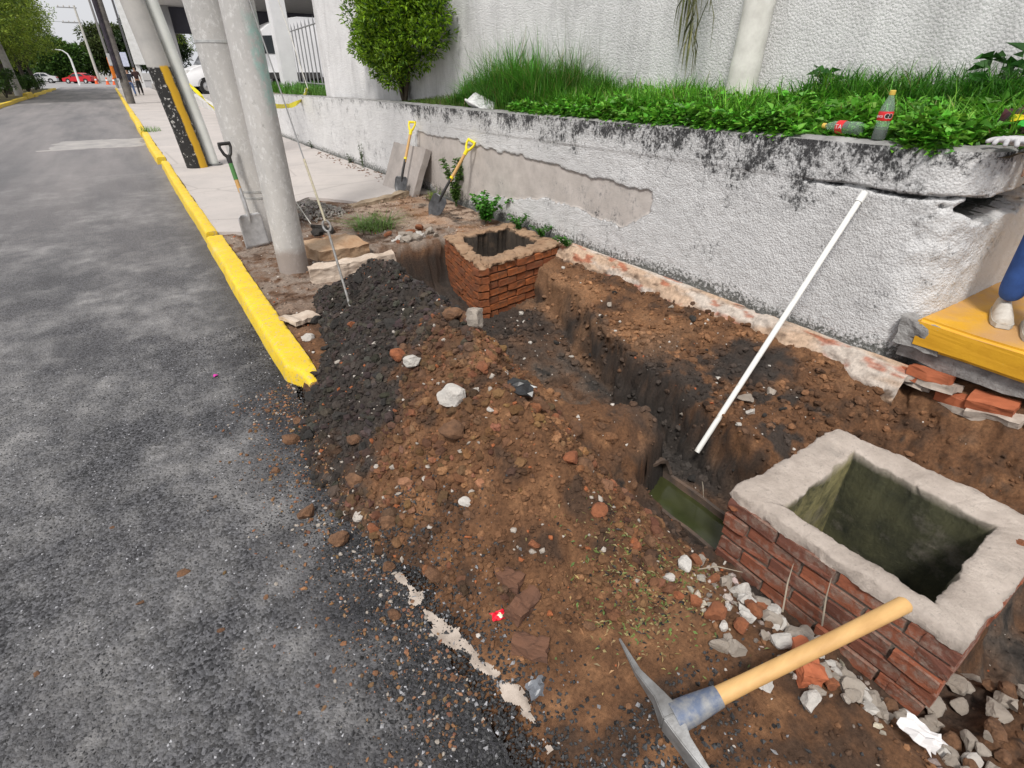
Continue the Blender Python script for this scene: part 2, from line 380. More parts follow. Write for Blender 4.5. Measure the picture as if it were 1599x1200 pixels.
# --- heap
hx = np.arange(.12, 2.16, .0105); hy = [.5]
while hy[-1] < 4.45: hy.append(hy[-1]+.009+.003*max(0, hy[-1]-.8))
X, Y, F = grid(hx, np.array(hy)); H = heap_h(X, Y); Z = heap_z(X, Y)
keep = (H.ravel()[F] > .004).any(1); F = F[keep]; used = np.unique(F); rm = -np.ones(X.size, int); rm[used] = np.arange(len(used))
cc = soil_col(X, Y, Z, True).reshape(-1, 3)[used]
hp = np_obj('dirt_heap', np.stack([X, Y, Z], -1).reshape(-1, 3)[used], rm[F], M_soil, col=cc, smooth=True)
tag(hp, 'long heap of black mud and brown excavated soil beside the trench', 'dirt heap')

# --- far ground, road, sidewalk
gv_ = [(-400, -60), (400, -60), (400, 900), (-400, 900), (.30, -.86), (4.2, -.86), (4.2, 8.3), (.30, 8.3)]
MB().add([(*p, -.06) for p in gv_], [(0, 1, 5, 4), (1, 2, 6, 5), (2, 3, 7, 6), (3, 0, 4, 7)]).build('ground', mat('far_ground', (.22, .21, .2), (.3, .29, .28), .9, .3)).__setitem__('kind', 'structure')
rys = np.concatenate([np.arange(-1.5, 6, .02), np.arange(6, 30, .3), np.arange(30, 93, 4.)])
edge = .405+.035*fbm(rys*3, rys*0, 0, 4, 61)+.015*fbm(rys*14, rys*0, 0, 3, 62); edge = np.where(rys > 2.9, .42, edge)
V = np.stack([np.concatenate([np.full(len(rys), -4.95), edge]), np.concatenate([rys, rys]), np.zeros(2*len(rys))], 1); k = len(rys)
Fr = np.array([(i, k+i, k+i+1, i+1) for i in range(k-1)]); V[:, 2] = np.where(V[:, 1] < 3, 0, 0)
rd = np_obj('road', V, Fr, M_asph); rd['kind'] = 'structure'
# cross street beyond
MB().add([(-60, 78, -.012), (70, 78, -.012), (70, 138, -.012), (-60, 138, -.012)], [(0, 1, 2, 3)]).build('cross_street', mat('old_asphalt', (.30, .29, .29), (.24, .235, .24), .85, .6)).__setitem__('kind', 'structure')

def slab(name, poly, ztop, th, m, seed=0, step=.05, amp=.02):
    pts = []
    for i, a in enumerate(poly):
        b = poly[(i+1) % len(poly)]; L = math.dist(a, b); n = max(1, int(min(L, 4)/step)) if len(a) == 2 else 1
        for j in range(n): pts.append((a[0]+(b[0]-a[0])*j/n, a[1]+(b[1]-a[1])*j/n))
    P = np.array(pts); d = np.stack([fbm(P[:, 0]*7, P[:, 1]*7, 0, 4, seed), fbm(P[:, 0]*7+9, P[:, 1]*7, 0, 4, seed+1)], 1); P = P+d*amp
    return MB().prism([tuple(p) for p in P], (1, 0, 0), (0, 1, 0), (0, 0, th), (0, 0, ztop-th)).build(name, m)
o = slab('road_patch', [(-1.7, 17.2), (.34, 17.0), (.34, 19.2), (-1.5, 19.4)], .004, .02, mat('concrete_patch', (.38, .355, .34), (.26, .25, .245), .9, 3), 66, .1, .22); o['kind'] = 'structure'
sw = slab('sidewalk', [(.515, 6.50), (.80, 6.33), (1.15, 6.75), (1.5, 7.5), (1.85, 7.85), (2.14, 7.40), (2.32, 7.14), (2.9, 7.36), (3.42, 7.30), (3.42, 26), (3.42, 76), (.515, 76), (.515, 26)], .12, .11, M_walk, 70, .05, .035)
sw['kind'] = 'structure'

# --- yellow kerbs
def kerb_mat():
    m, t, b = nodes('kerb_yellow'); yel = mixc(t, ramp(t, noise(t, 6, 6, .6), .3, .7), (.80, .57, .02), (.68, .45, .02))
    chip = ramp(t, noise(t, 30, 9, .8), .54, .60); c = mixc(t, math_(t, 'MULTIPLY', chip, .8), yel, (.40, .35, .28)); c = mixc(t, math_(t, 'MULTIPLY', ramp(t, noise(t, 75, 5, .7), .60, .68), .7), c, (.05, .05, .05))
    bl = ramp(t, noise(t, 3.2, 7, .7), .56, .66); c = mixc(t, math_(t, 'MULTIPLY', bl, .55), c, (.62, .50, .30))
    t.links.new(c, b.inputs['Base Color']); b.inputs['Roughness'].default_value = .7; bump(t, b, noise(t, 55, 6, .75), .6, .006); return m
M_kerb = kerb_mat()
def kerb(name, xa, xb, y0, y1, h, seed, step=.05, wob=.0, taper0=False):
    n = max(4, int((y1-y0)/step)); yy = np.linspace(y0, y1, n+1)
    prof = [(-.12, -.05), (-.02, .72), (.03, .90), (.12, .985), (.2, 1.), (.85, 1.), (.97, .95), (1., .8), (1., -.05)]
    V = []
    for y in yy:
        f = (y-y0)/(y1-y0); hh = h*(1-.5*sst(.12, 0., y-y0)) if taper0 else h
        cx = wob*math.sin(y*.9+seed)+float(fbm(y*2.2, 0., 0, 3, seed))*.010
        ww = 1-(.55*float(sst(.22, 0., y-y0)) if taper0 else 0)
        for px, pz in prof:
            wj = .006*float(fbm(y*14+px*9, pz*9.+px*5, 0, 4, seed+3)) if .05 < pz else 0
            V.append((xa+cx+(xb-xa)*(1-(1-px)*ww)+wj, y, hh*pz+wj*.8))
    m = len(prof); F = [(i*m+j, i*m+j+1, (i+1)*m+j+1, (i+1)*m+j) for i in range(n) for j in range(m-1)]
    F2 = [tuple(range(m))[::-1], tuple(n*m+j for j in range(m))]
    b = MB(); b.add(V, F+F2); o = b.build(name, M_kerb, None, True); o['kind'] = 'structure'; return o
kerb('kerb', .395, .55, 2.84, 6.45, .10, 1, .03, taper0=True)
kerb('kerb', .40, .512, 6.49, 12.7, .135, 2, .05, .006)
kerb('kerb', .36, .512, 13.35, 19.4, .135, 3, .06, .01)
kerb('kerb', .35, .512, 19.55, 30, .14, 4, .2, .01)
kerb('kerb', .36, .512, 30.1, 75.8, .14, 5, .8, .01)
kerb('kerb', -5.12, -4.92, 14, 52, .16, 6, .5, .03)
kerb('kerb', -5.10, -4.86, 52.3, 55.5, .34, 8, .2, .02)
kerb('kerb', -5.06, -4.80, 55.8, 77.5, .16, 7, .5, .08)
# broken pale strip of the removed kerb's footing, flush with the asphalt
X, Y, F = grid(np.arange(.25, .62, .005), np.arange(.55, 1.45, .005)); cxl = np.interp(Y, [.58, .7, .85, 1., 1.15, 1.3], [.49, .505, .475, .425, .395, .385])
wd_ = np.interp(Y, [.57, .62, .75, .9, 1.05, 1.13, 1.16, 1.2, 1.33, 1.38], [0, .014, .024, .016, .032, .018, -.005, .026, .018, -.01]); mk = np.abs(X-cxl)-wd_+.035*fbm(X*16, Y*16, 0, 5, 81, .65)
F = F[(mk.ravel()[F] < 0).all(1)]; used = np.unique(F); rm = -np.ones(X.size, int); rm[used] = np.arange(len(used)); Z = .005+.006*fbm(X*30, Y*30, 0, 3, 82)
o = np_obj('kerb_footing', np.stack([X, Y, np.maximum(Z, .003)], -1).reshape(-1, 3)[used], rm[F], mat('pale_mortar', (.50, .43, .37), (.30, .25, .21), .9, 14, 60, .4), smooth=True); o['kind'] = 'structure'

# ------------------------------------------------------------------ retaining wall (front along X=3.42, returns at Y=1.05), upper wall, planter
def path_wall(s):      # s = 0 at the far end (Y=17), rounded corner at Y=1.05, then along +X
    r = .24; L = 17-1.0-r; arc = r*math.pi/2
    s = np.asarray(s, float); a = np.clip((s-L)/r, 0, math.pi/2); e = np.maximum(s-L-arc, 0)
    x = 3.42+r*(1-np.cos(a))+e; y = 17-np.minimum(s, L)-r*np.sin(a)
    nx = -np.cos(a); ny = -np.sin(a); return x, y, nx, ny
ss = [0.]
while ss[-1] < 17.6: ss.append(ss[-1]+.009+.0045*max(0, 15-ss[-1]))
ss = np.array(ss); zs = np.arange(-.16, 1.2801, .0105)
Sg, Zg = np.meshgrid(ss, zs); px, py, nx, ny = path_wall(Sg); arcpos = 17-Sg      # arcpos ~ Y before the corner
top = np.interp(py, [1, 6, 9, 12, 17], [1.26, 1.215, 1.20, 1.165, 1.08])
Zg = np.minimum(-.16+(Zg+.16)*(top+.16)/1.44, top)
# peeled plaster patches, mould, moss
poly = [(7.6, .88), (6.65, .87), (5.7, .83), (4.81, .82), (4.08, .78), (3.36, .765), (3.12, .75), (3.10, .6), (3.36, .43), (3.7, .42), (4.05, .47), (4.57, .47), (5.2, .36), (5.9, .30), (6.3, .12), (7.0, .12), (7.6, .3)]
def sdf_poly(pts, x, y):
    d = np.full(x.shape, 1e9); ins = np.zeros(x.shape, bool); n = len(pts)
    for i in range(n):
        ax, ay = pts[i]; bx, by = pts[(i+1) % n]; ex, ey = bx-ax, by-ay
        t = np.clip(((x-ax)*ex+(y-ay)*ey)/(ex*ex+ey*ey), 0, 1); d = np.minimum(d, np.hypot(x-ax-t*ex, y-ay-t*ey))
        c = ((ay > y) != (by > y)) & (x < (bx-ax)*(y-ay)/(by-ay+1e-12)+ax); ins ^= c
    return np.where(ins, -d, d)
sd = sdf_poly(poly, arcpos, Zg)+.035*fbm(arcpos*7, Zg*7, 0, 4, 91)
patch = np.clip(.5-sd*7, 0, 1)
dt = top-Zg
drip = fbm(arcpos*9, Zg*1.5, 0, 4, 92)*.5+.5; lo = fbm(arcpos*1.1, Zg*.4, 0, 3, 93)*.5+.5
band = np.interp(arcpos, [.0, 1.0, 1.45, 2.3, 2.9, 3.6, 7.5, 9, 12], [.20, .22, .62, .66, .5, .40, .30, .16, .12])
mold_shade = np.clip(1.05-dt/(band*(.45+.9*drip*lo+.25)), 0, 1)*np.interp(arcpos, [.6, 1.1, 1.5, 2.6, 3.2, 8, 10, 17], [.60, .62, .92, .92, .84, .84, .5, .44])
mold_shade = np.maximum(mold_shade, .50*sst(.55, .75, drip)*sst(.62, .1, dt)*.9); mold_shade *= (1-.8*patch)
mold_shade = np.maximum(mold_shade, .30*sst(-.1, .3, fbm(arcpos*2, Zg*2, 0, 3, 95)))
moss_shade = np.clip(.95-(Zg-.10)/(.20+.22*lo), 0, 1)*.85
# crack and hollow under the cap by the corner
ck = 1.045+.03*fbm(arcpos*3, 0*Zg, 0, 3, 96)-.02*sst(1.2, 1.6, arcpos)
crack = sst(.013, .0, np.abs(Zg-ck)+.006*fbm(arcpos*20, Zg*20, 0, 2, 97))*sst(2.0, 1.7, arcpos)*sst(.2, .35, arcpos)
hd = np.hypot((arcpos-.66)/.40, (Zg-.985)/.085)+.6*fbm(arcpos*11, Zg*11, 0, 5, 98)
hole = sst(1.0, .72, hd)*sst(ck+.02, ck-.005, Zg)
worn = sst(1.35, .55, np.hypot((arcpos-.86)/.42, (Zg-.80)/.30)+.35*fbm(arcpos*6, Zg*6, 0, 4, 99))
disp = .006*fbm(arcpos*3, Zg*3, 0, 3, 101)+(.003*fbm(arcpos*20, Zg*20, 0, 3, 102)+.003*fbm(arcpos*48, Zg*48, 0, 2, 103))*(1-.8*patch)
disp += -.014*sst(.45, .55, patch)+.006*sst(.23, .21, dt)*sst(8, 5, arcpos)*sst(1.15, 1.3, arcpos)
disp += -.05*crack-.26*hole*(1+.4*fbm(arcpos*14, Zg*14, 0, 3, 104))-.008*worn*(1-hole)+.014*worn*fbm(arcpos*12, Zg*12, 0, 3, 105)
disp += -.03*sst(.16, .02, Zg)*fbm(arcpos*8, Zg*8, 0, 3, 106)
mold_shade = np.maximum(mold_shade, 1.3*crack); mold_shade = np.maximum(mold_shade, .95*sst(.35, .7, hole)); moss_shade = np.maximum(moss_shade, 1.3*sst(.35, .7, hole)); mold_shade = np.where(worn > .3, np.maximum(mold_shade*.7, .28), mold_shade)  # painted shade: darkens the hollow in colour, and the crack with it
ny_, nx_ = Sg.shape; i = np.arange(ny_*nx_).reshape(ny_, nx_)
Fw = np.stack([i[:-1, :-1], i[1:, :-1], i[1:, 1:], i[:-1, 1:]], -1).reshape(-1, 4)
Vw = np.stack([px+nx*disp, py+ny*disp, Zg], -1).reshape(-1, 3)
rw = empty('retaining_wall', (3.42, 4, 0), 'long low stained white stucco planter wall along the trench', 'wall')
def child(o, p):
    o.parent = p; o.matrix_parent_inverse = Matrix.Translation(-Vector(p.location)) if not p.rotation_euler.z else (Matrix.Translation(p.location) @ Matrix.Rotation(p.rotation_euler.z, 4, 'Z')).inverted(); return o
child(np_obj('stucco_face', Vw, Fw, M_plant, smooth=True, attrs=dict(patch=patch, mold_shade=mold_shade, moss_shade=moss_shade)), rw)
# coping: top strip of the wall, 0.16 m deep, soft uneven edge
V = []; F = []; tw = [0, .03, .07, .11, .155, .17]; Vt = Vw.reshape(ny_, nx_, 3)[-1]; x_, y_, n1, n2 = path_wall(ss); st = np.interp(y_, [1, 6, 9, 12, 17], [1.26, 1.215, 1.20, 1.165, 1.08])
for j, tt in enumerate(tw):
    dz = [0, .012, .016, .016, .012, -.06][j]
    rr = .006*fbm(ss*9, np.full_like(ss, j*1.), 0, 3, 110+j) if j else 0*ss
    base = Vt if j == 0 else np.stack([x_-n1*tt, y_-n2*tt, st], 1)
    V.append(base+np.stack([0*ss, 0*ss, dz+rr], 1))
V = np.concatenate(V); i = np.arange(len(V)).reshape(len(tw), -1)
Fc = np.stack([i[:-1, :-1], i[1:, :-1], i[1:, 1:], i[:-1, 1:]], -1).reshape(-1, 4)
child(np_obj('coping', V, Fc, mat('coping_concrete', (.36, .355, .35), (.17, .165, .16), .95, 9, 50, .8, .01), smooth=True), rw)
# rough footing under the wall
fy = np.arange(.95, 4.25, .012); fa = np.linspace(0, 1, 26); A, Yf = np.meshgrid(fa, fy)
bulge = .14+.05*fbm(Yf*2, Yf*0, 0, 3, 120); low = -.12-.10*fbm(Yf*2.3, Yf*0+4, 0, 3, 121)-.05
th = A*math.pi/2
Xf = 3.425-bulge*np.sin(th)*(1-.25*sst(.8, 1., A)); Zf = .125-(.125-low)*(1-np.cos(th))
dd = .035*fbm(Yf*6, Zf*6, A*3, 4, 122)+.016*fbm(Yf*22, Zf*22, A*8, 3, 123); Xf = Xf-dd*sst(0, .15, A); Zf = Zf+dd*.5*sst(0, .15, A)
n, k = A.shape; i = np.arange(n*k).reshape(n, k); Ff = np.stack([i[:-1, :-1], i[:-1, 1:], i[1:, 1:], i[1:, :-1]], -1).reshape(-1, 4)
cf = lerp(np.array((.50, .36, .26)), np.array((.55, .48, .42)), sst(-.2, .3, fbm(Yf*3, A*3, 0, 4, 124)))
cf = lerp(cf, np.array((.38, .10, .045)), sst(.25, .5, fbm(Yf*7, A*6, 0, 3, 125))*.75); cf = lerp(cf, np.array((.10, .065, .045)), sst(.1, .5, fbm(Yf*9, A*7, 0, 4, 126)+.9*sst(.55, 1., A)-.25)*.9)
child(np_obj('footing', np.stack([Xf, Yf, Zf], -1).reshape(-1, 3), Ff, vcmat('footing_masonry', .93, .3, 40, 80, .9, .01), col=cf.reshape(-1, 3), smooth=True), rw)
MB().box((3.6, 1.6, .2), (3.75, 17, 1.05)).build('core', mat('core_concrete', (.3, .28, .26)), None)
child(bpy.data.objects['core'], rw)

# upper wall of the building
def upper_x(y): return np.interp(y, [-6, 11.8], [5.87, 3.47])
bw = empty('stucco_building', (3.47, 11.8, 1.1), 'tall white rough stucco building wall behind the planter grass', 'building')
pts = [(float(upper_x(y)), y) for y in (-6, 1.5, 5, 9, 11.8)]
m = MB(); back = [(10, 13.4), (14, 13.4), (14, -6)]
m.prism(pts+[(4.4, 12.05)]+back, (1, 0, 0), (0, 1, 0), (0, 0, 6.0), (0, 0, .95)); child(m.build('wall', M_upper), bw)
m = MB(); m.box((3.35, 11.0, 6.96), (14.2, 13.6, 7.2)); child(m.build('roof_edge', M_white), bw)
# soil in the planter
yy = np.arange(.98, 16.9, .06); tt = np.linspace(0, 1, 16); T, Yp = np.meshgrid(tt, yy)
x0 = 3.55; x1 = np.where(Yp < 11.8, upper_x(Yp)+.06, 5.6); Xp = x0+(x1-x0)*T
Zp = np.interp(Yp, [1, 6, 9, 12, 17], [1.235, 1.19, 1.175, 1.14, 1.055])+.13*T*sst(9.5, 7, Yp)+.02*fbm(Xp*5, Yp*5, 0, 3, 130)
n, k = T.shape; i = np.arange(n*k).reshape(n, k); Fp = np.stack([i[:-1, :-1], i[:-1, 1:], i[1:, 1:], i[1:, :-1]], -1).reshape(-1, 4)
ps = np_obj('planter_soil', np.stack([Xp, Yp, Zp], -1).reshape(-1, 3), Fp, M_soil, col=np.tile(np.array((.10, .07, .045)), (n*k, 1)), smooth=True); ps['kind'] = 'structure'
def soil_top(x, y):
    t = np.clip((x-3.55)/(upper_x(y)-3.5), 0, 1); return np.interp(y, [1, 6, 9, 12, 17], [1.235, 1.19, 1.175, 1.14, 1.055])+.13*t*sst(9.5, 7, y)

# ------------------------------------------------------------------ foliage clouds
def rot_frames(d, roll):
    d = d/np.linalg.norm(d, axis=1, keepdims=True); up = np.tile((0, 0, 1.), (len(d), 1)); up[np.abs(d[:, 2]) > .95] = (1, 0, 0)
    s = np.cross(d, up); s /= np.linalg.norm(s, axis=1, keepdims=True); u = np.cross(s, d)
    c, q = np.cos(roll)[:, None], np.sin(roll)[:, None]; return d, s*c+u*q, u*c-s*q
def leaves(P, D, L, W, C, fold=.25, roll=None):
    n = len(P); d, s, u = rot_frames(D, rng.uniform(-.7, .7, n) if roll is None else roll)
    L = np.broadcast_to(L, n)[:, None]; W = np.broadcast_to(W, n)[:, None]
    V = np.stack([P, P+d*L*.45+s*W*.5+u*W*fold, P+d*L-u*L*.12, P+d*L*.45-s*W*.5+u*W*fold], 1).reshape(-1, 3)
    i = np.arange(n)[:, None]*4; F = np.concatenate([i+np.array([0, 1, 2]), i+np.array([0, 2, 3])])
    return V, F, np.repeat(C, 4, 0)
def blades(P, H, W, lean, C):
    n = len(P); a = rng.uniform(0, 2*math.pi, n); dirx, diry = np.cos(a), np.sin(a); sx, sy = -diry, dirx
    rows = []
    for f, wf in ((0, 1.), (.4, .85), (.75, .55), (1., 0.)):
        off = lean*H*f**2.; z = H*f*(1-.35*np.minimum(lean, 1.2)*f)
        c = P+np.stack([dirx*off, diry*off, z], 1); s = np.stack([sx, sy, 0*sx], 1)*(W*wf*.5)[:, None]
        rows += [c] if wf == 0 else [c-s, c+s]
    V = np.stack(rows, 1).reshape(-1, 3); i = np.arange(n)[:, None]*7
    F = np.concatenate([i+np.array(t) for t in ((0, 1, 3), (0, 3, 2), (2, 3, 5), (2, 5, 4), (4, 5, 6))]); return V, F, np.repeat(C, 7, 0)
def merge(parts):
    V, F, C, b = [], [], [], 0
    for v, f, c in parts: V.append(v); F.append(f+b); C.append(c); b += len(v)
    return np.concatenate(V), np.concatenate(F), np.concatenate(C)
def dry(c, f=.08):
    k = rng.uniform(0, 1, len(c)) < f; c[k] = vary((.30, .26, .10), int(k.sum()), .3); return c
def vary(base, n, amt=.25, hue=.12):
    c = np.array(base)[None]*(1+rng.uniform(-amt, amt, (n, 1))); c = c*(1+rng.uniform(-hue, hue, (n, 3))); return np.clip(c, .003, 1)
def planter_pts(n, y0, y1, t0, t1, power=1.):
    y = rng.uniform(y0, y1, n); t = t0+(t1-t0)*rng.uniform(0, 1, n)**power; x = 3.55+(upper_x(y)-3.58)*t; return np.stack([x, y, soil_top(x, y)], 1)
# grass: low turf along the planter, and one tall tussock
parts = []
P = planter_pts(11500, 1.05, 5.2, .15, 1.); hh = rng.uniform(.10, .30, len(P))*(1+.5*vnoise(P[:, 0]*3, P[:, 1]*3, 0, 140)); parts.append(blades(P, hh, rng.uniform(.005, .011, len(P)), rng.uniform(.2, 1.3, len(P)), dry(vary((.13, .35, .03), len(P), .55, .2), .05)))
P = planter_pts(2600, 5.0, 9.0, .0, 1.); hh = rng.uniform(.04, .14, len(P))*sst(9.2, 6.6, P[:, 1])+.02; parts.append(blades(P, hh, rng.uniform(.004, .009, len(P)), rng.uniform(.2, 1.2, len(P)), vary((.11, .19, .03), len(P), .4)))
P = planter_pts(2500, 1.0, 2.6, .6, 1.); hh = rng.uniform(.25, .42, len(P)); parts.append(blades(P, hh, rng.uniform(.006, .012, len(P)), rng.uniform(.3, 1.3, len(P)), vary((.05, .17, .018), len(P), .4)))
P = np.stack([rng.uniform(4.0, 5.4, 1500), rng.uniform(12.3, 16.5, 1500), np.full(1500, 1.06)], 1); parts.append(blades(P, rng.uniform(.08, .3, 1500), rng.uniform(.012, .025, 1500), rng.uniform(.2, 1., 1500), vary((.08, .20, .02), 1500, .35)))
V, F, C = merge(parts); tag(np_obj('grass', V, F, M_leaf, col=C), 'bright green grass growing on top of the planter', 'grass', kind='stuff')
parts = []
for q in range(150):
    cy = rng.uniform(4.5, 7.05); cx = rng.uniform(3.66, min(4.3, float(upper_x(cy))-.08)); k = int(rng.uniform(50, 110)); hm = float(np.interp(cy, [4.5, 5.0, 5.5, 6.0, 6.5, 7.05], [.34, .48, .66, .74, .58, .30]))*rng.uniform(.5, 1.2)*(1 if cx > 3.85 else .62)
    x = np.clip(cx+rng.normal(0, .035, k), 3.6, upper_x(cy)-.03); y = cy+rng.normal(0, .04, k); P = np.stack([x, y, soil_top(x, y)], 1)
    parts.append(blades(P, hm*rng.uniform(.5, 1.1, k), rng.uniform(.004, .010, k), rng.uniform(.1, 1.25, k), dry(vary(np.array((.075, .23, .022))*rng.uniform(.6, 1.5), k, .4, .15), .06)))
k = 260; y = rng.uniform(4.6, 7.0, k); x = rng.uniform(3.75, 4.25, k); parts.append(blades(np.stack([x, y, soil_top(x, y)], 1), rng.uniform(.6, 1.0, k), rng.uniform(.002, .0035, k), rng.uniform(.1, .7, k), vary((.10, .14, .04), k, .4)))
V, F, C = merge(parts)
tag(np_obj('tall_grass', V, F, M_leaf, col=C), 'tall dark green tussock of fine grass against the white wall', 'grass', kind='stuff')
# low broad leaves spilling along the planter edge
n = 24000; P = planter_pts(n, .98, 5.3, -.09, .75, 1.5); P[(P[:, 0] < 3.60) & (P[:, 1] > 1.42) & (P[:, 1] < 1.66), 0] += .14; P[(P[:, 0] < 3.56) & (P[:, 1] > 1.66) & (P[:, 1] < 2.02), 0] += .10; P[(P[:, 1] < 1.2) & (P[:, 0] < 3.74), 1] += .25; P[:, 2] += rng.uniform(.0, .20, n)*(.6+.4*vnoise(P[:, 0]*5, P[:, 1]*5, 0, 150))
D = np.stack([rng.normal(-.35, .8, n), rng.normal(0, .8, n), rng.uniform(-.2, .7, n)], 1)
V, F, C = leaves(P, D, rng.uniform(.03, .085, n), rng.uniform(.02, .05, n), vary((.12, .33, .03), n, .6, .2))
tag(np_obj('ground_cover', V, F, M_leaf, col=C), 'low broad leaved weeds spilling along the planter edge', 'weeds', kind='stuff')

def leaf_plant(name, loc, h, spread, n, L, col, label, cat, stems=5, group=None, W=None):
    o = empty(name, loc, label, cat, group); mb = MB(); Ps, Ds = [], []
    for i in range(stems):
        a = random.uniform(0, 6.283); tx, ty = math.cos(a)*spread*random.uniform(.2, 1), math.sin(a)*spread*random.uniform(.2, 1); hh = h*random.uniform(.6, 1)
        pts = [(0, 0, 0), (tx*.3, ty*.3, hh*.5), (tx, ty, hh)]; mb.tube(pts, [.006*h/.4, .004*h/.4, .001], 5)
        for j in range(n//stems):
            f = random.uniform(.15, 1); p = Vector(pts[0]).lerp(Vector(pts[1]), f*2) if f < .5 else Vector(pts[1]).lerp(Vector(pts[2]), f*2-1)
            b = random.uniform(0, 6.283); Ps.append(p); Ds.append((math.cos(b), math.sin(b), random.uniform(-.3, .6)))
    mb.build('stem', mat('stem_green', (.06, .10, .03)), o)
    n2 = len(Ps); V, F, C = leaves(np.array([tuple(p) for p in Ps]), np.array(Ds), rng.uniform(.6, 1.1, n2)*L, rng.uniform(.4, .6, n2)*(W or L), vary(col, n2, .4))
    np_obj('foliage', V, F, M_leaf, o, col=C); return o
leaf_plant('broadleaf_weed', (4.55, 2.55, 1.30), .38, .16, 60, .13, (.035, .12, .02), 'dark broad leaved weed in the grass right of the palm trunk', 'plant')
leaf_plant('broadleaf_weed', (4.60, 1.50, 1.30), .42, .28, 110, .14, (.03, .105, .018), 'wide dark leafy weed against the wall behind the glove', 'plant', 8)
leaf_plant('wall_weed', (3.33, 6.35, .08), .62, .17, 420, .07, (.10, .19, .04), 'tall spindly weed climbing the wall beside the yellow shovel', 'plant', 7)
leaf_plant('leafy_weed', (3.22, 5.42, .08), .34, .36, 620, .07, (.07, .23, .025), 'bright green weed clump behind the far brick chamber', 'plant', 16)
for (x, y, h, s, n) in ((3.30, 4.85, .2, .2, 260), (3.32, 4.45, .16, .2, 220), (3.33, 4.05, .12, .18, 160)):
    leaf_plant('leafy_weed', (x, y, .10), h, s, n, .04, (.06, .19, .025), 'small green weed at the wall foot beside the far chamber', 'plant', 8, 'weeds along the wall foot')
for (x, y, h) in ((3.36, 9.9, .45), (3.37, 10.6, .16), (3.37, 13.2, .18)):
    leaf_plant('thin_weed', (x, y, .11), h, .06, 50, .05, (.07, .10, .04), 'thin dusty weed rooted where sidewalk meets wall', 'plant', 4, 'weeds at the sidewalk edge')
def tuft(name, loc, n, h, rad, col, label, cat='grass', lean=(.2, 1.2)):
    a = rng.uniform(0, 6.283, n); r = rng.uniform(0, 1, n)**.5*rad; P = np.stack([r*np.cos(a), r*np.sin(a), 0*r], 1)
    V, F, C = blades(P, rng.uniform(.5, 1, n)*h, rng.uniform(.006, .012, n), rng.uniform(*lean, n), vary(col, n, .4)); o = np_obj(name, V, F, M_leaf, None, col=C); o.location = loc; return tag(o, label, cat)
tuft('uprooted_grass', (2.05, 5.92, .05), 260, .26, .22, (.13, .22, .05), 'uprooted grass tuft lying on dirt between pole and slab', lean=(.6, 2.2))
tuft('grass_tuft', (3.2, 6.75, .08), 70, .22, .07, (.16, .24, .03), 'small yellow green grass tuft behind the leaning shovel')
tuft('grass_tuft', (.60, 19.7, .12), 120, .22, .28, (.12, .25, .03), 'green grass tuft growing out of the kerb gap')

# ------------------------------------------------------------------ bush, palm, trees
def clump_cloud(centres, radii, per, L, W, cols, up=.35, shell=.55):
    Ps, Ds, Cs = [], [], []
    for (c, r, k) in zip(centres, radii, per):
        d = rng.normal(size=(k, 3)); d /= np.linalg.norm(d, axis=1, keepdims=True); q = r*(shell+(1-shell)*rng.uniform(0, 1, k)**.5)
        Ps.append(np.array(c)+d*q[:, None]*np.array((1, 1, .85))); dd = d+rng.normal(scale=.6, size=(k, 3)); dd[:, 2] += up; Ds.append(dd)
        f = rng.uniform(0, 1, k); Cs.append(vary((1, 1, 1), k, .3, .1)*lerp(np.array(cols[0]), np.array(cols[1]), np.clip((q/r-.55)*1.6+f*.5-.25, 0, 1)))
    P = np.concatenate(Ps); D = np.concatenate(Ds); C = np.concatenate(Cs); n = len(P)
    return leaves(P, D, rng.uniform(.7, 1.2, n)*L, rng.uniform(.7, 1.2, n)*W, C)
bush = empty('leafy_shrub', (3.78, 8.75, 1.18), 'rounded glossy yellow green shrub against the white wall', 'shrub')
mb = MB()
for i in range(9):
    a = random.uniform(0, 6.283); x, y = math.cos(a)*.35*random.uniform(.2, 1)-.05, math.sin(a)*.85*random.uniform(.1, 1)
    mb.tube([(0, random.uniform(-.05, .05), -.05), (x*.25, y*.25, .3), (x*.7, y*.7, .75), (x, y, 1.2)], [.022, .018, .012, .005], 6)
mb.build('trunk', mat('bark_brown', (.10, .075, .05), (.05, .038, .028), .9, 20, 60, .6), bush)
cen, rad, per = [], [], []
for i in range(230):
    u = rng.normal(size=3); u /= np.linalg.norm(u); q = random.uniform(.45, 1)**.6
    c = np.array((u[0]*.36*q-.12, u[1]*1.36*q-.12, 1.18+u[2]*.92*q)); c[0] = min(c[0], .25)
    if c[2] < .30 or (c[2] < .55 and abs(c[1]) > .5): continue
    if i % 6 == 0: c = np.array((c[0]-.06, c[1]*1.09, 1.18+(c[2]-1.18)*1.08))
    cen.append(c); rad.append(random.uniform(.09, .24)); per.append(125 if i % 6 else 70)
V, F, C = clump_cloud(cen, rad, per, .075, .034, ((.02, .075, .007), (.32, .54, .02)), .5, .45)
np_obj('crown', V, F, M_leaf, bush, col=C)

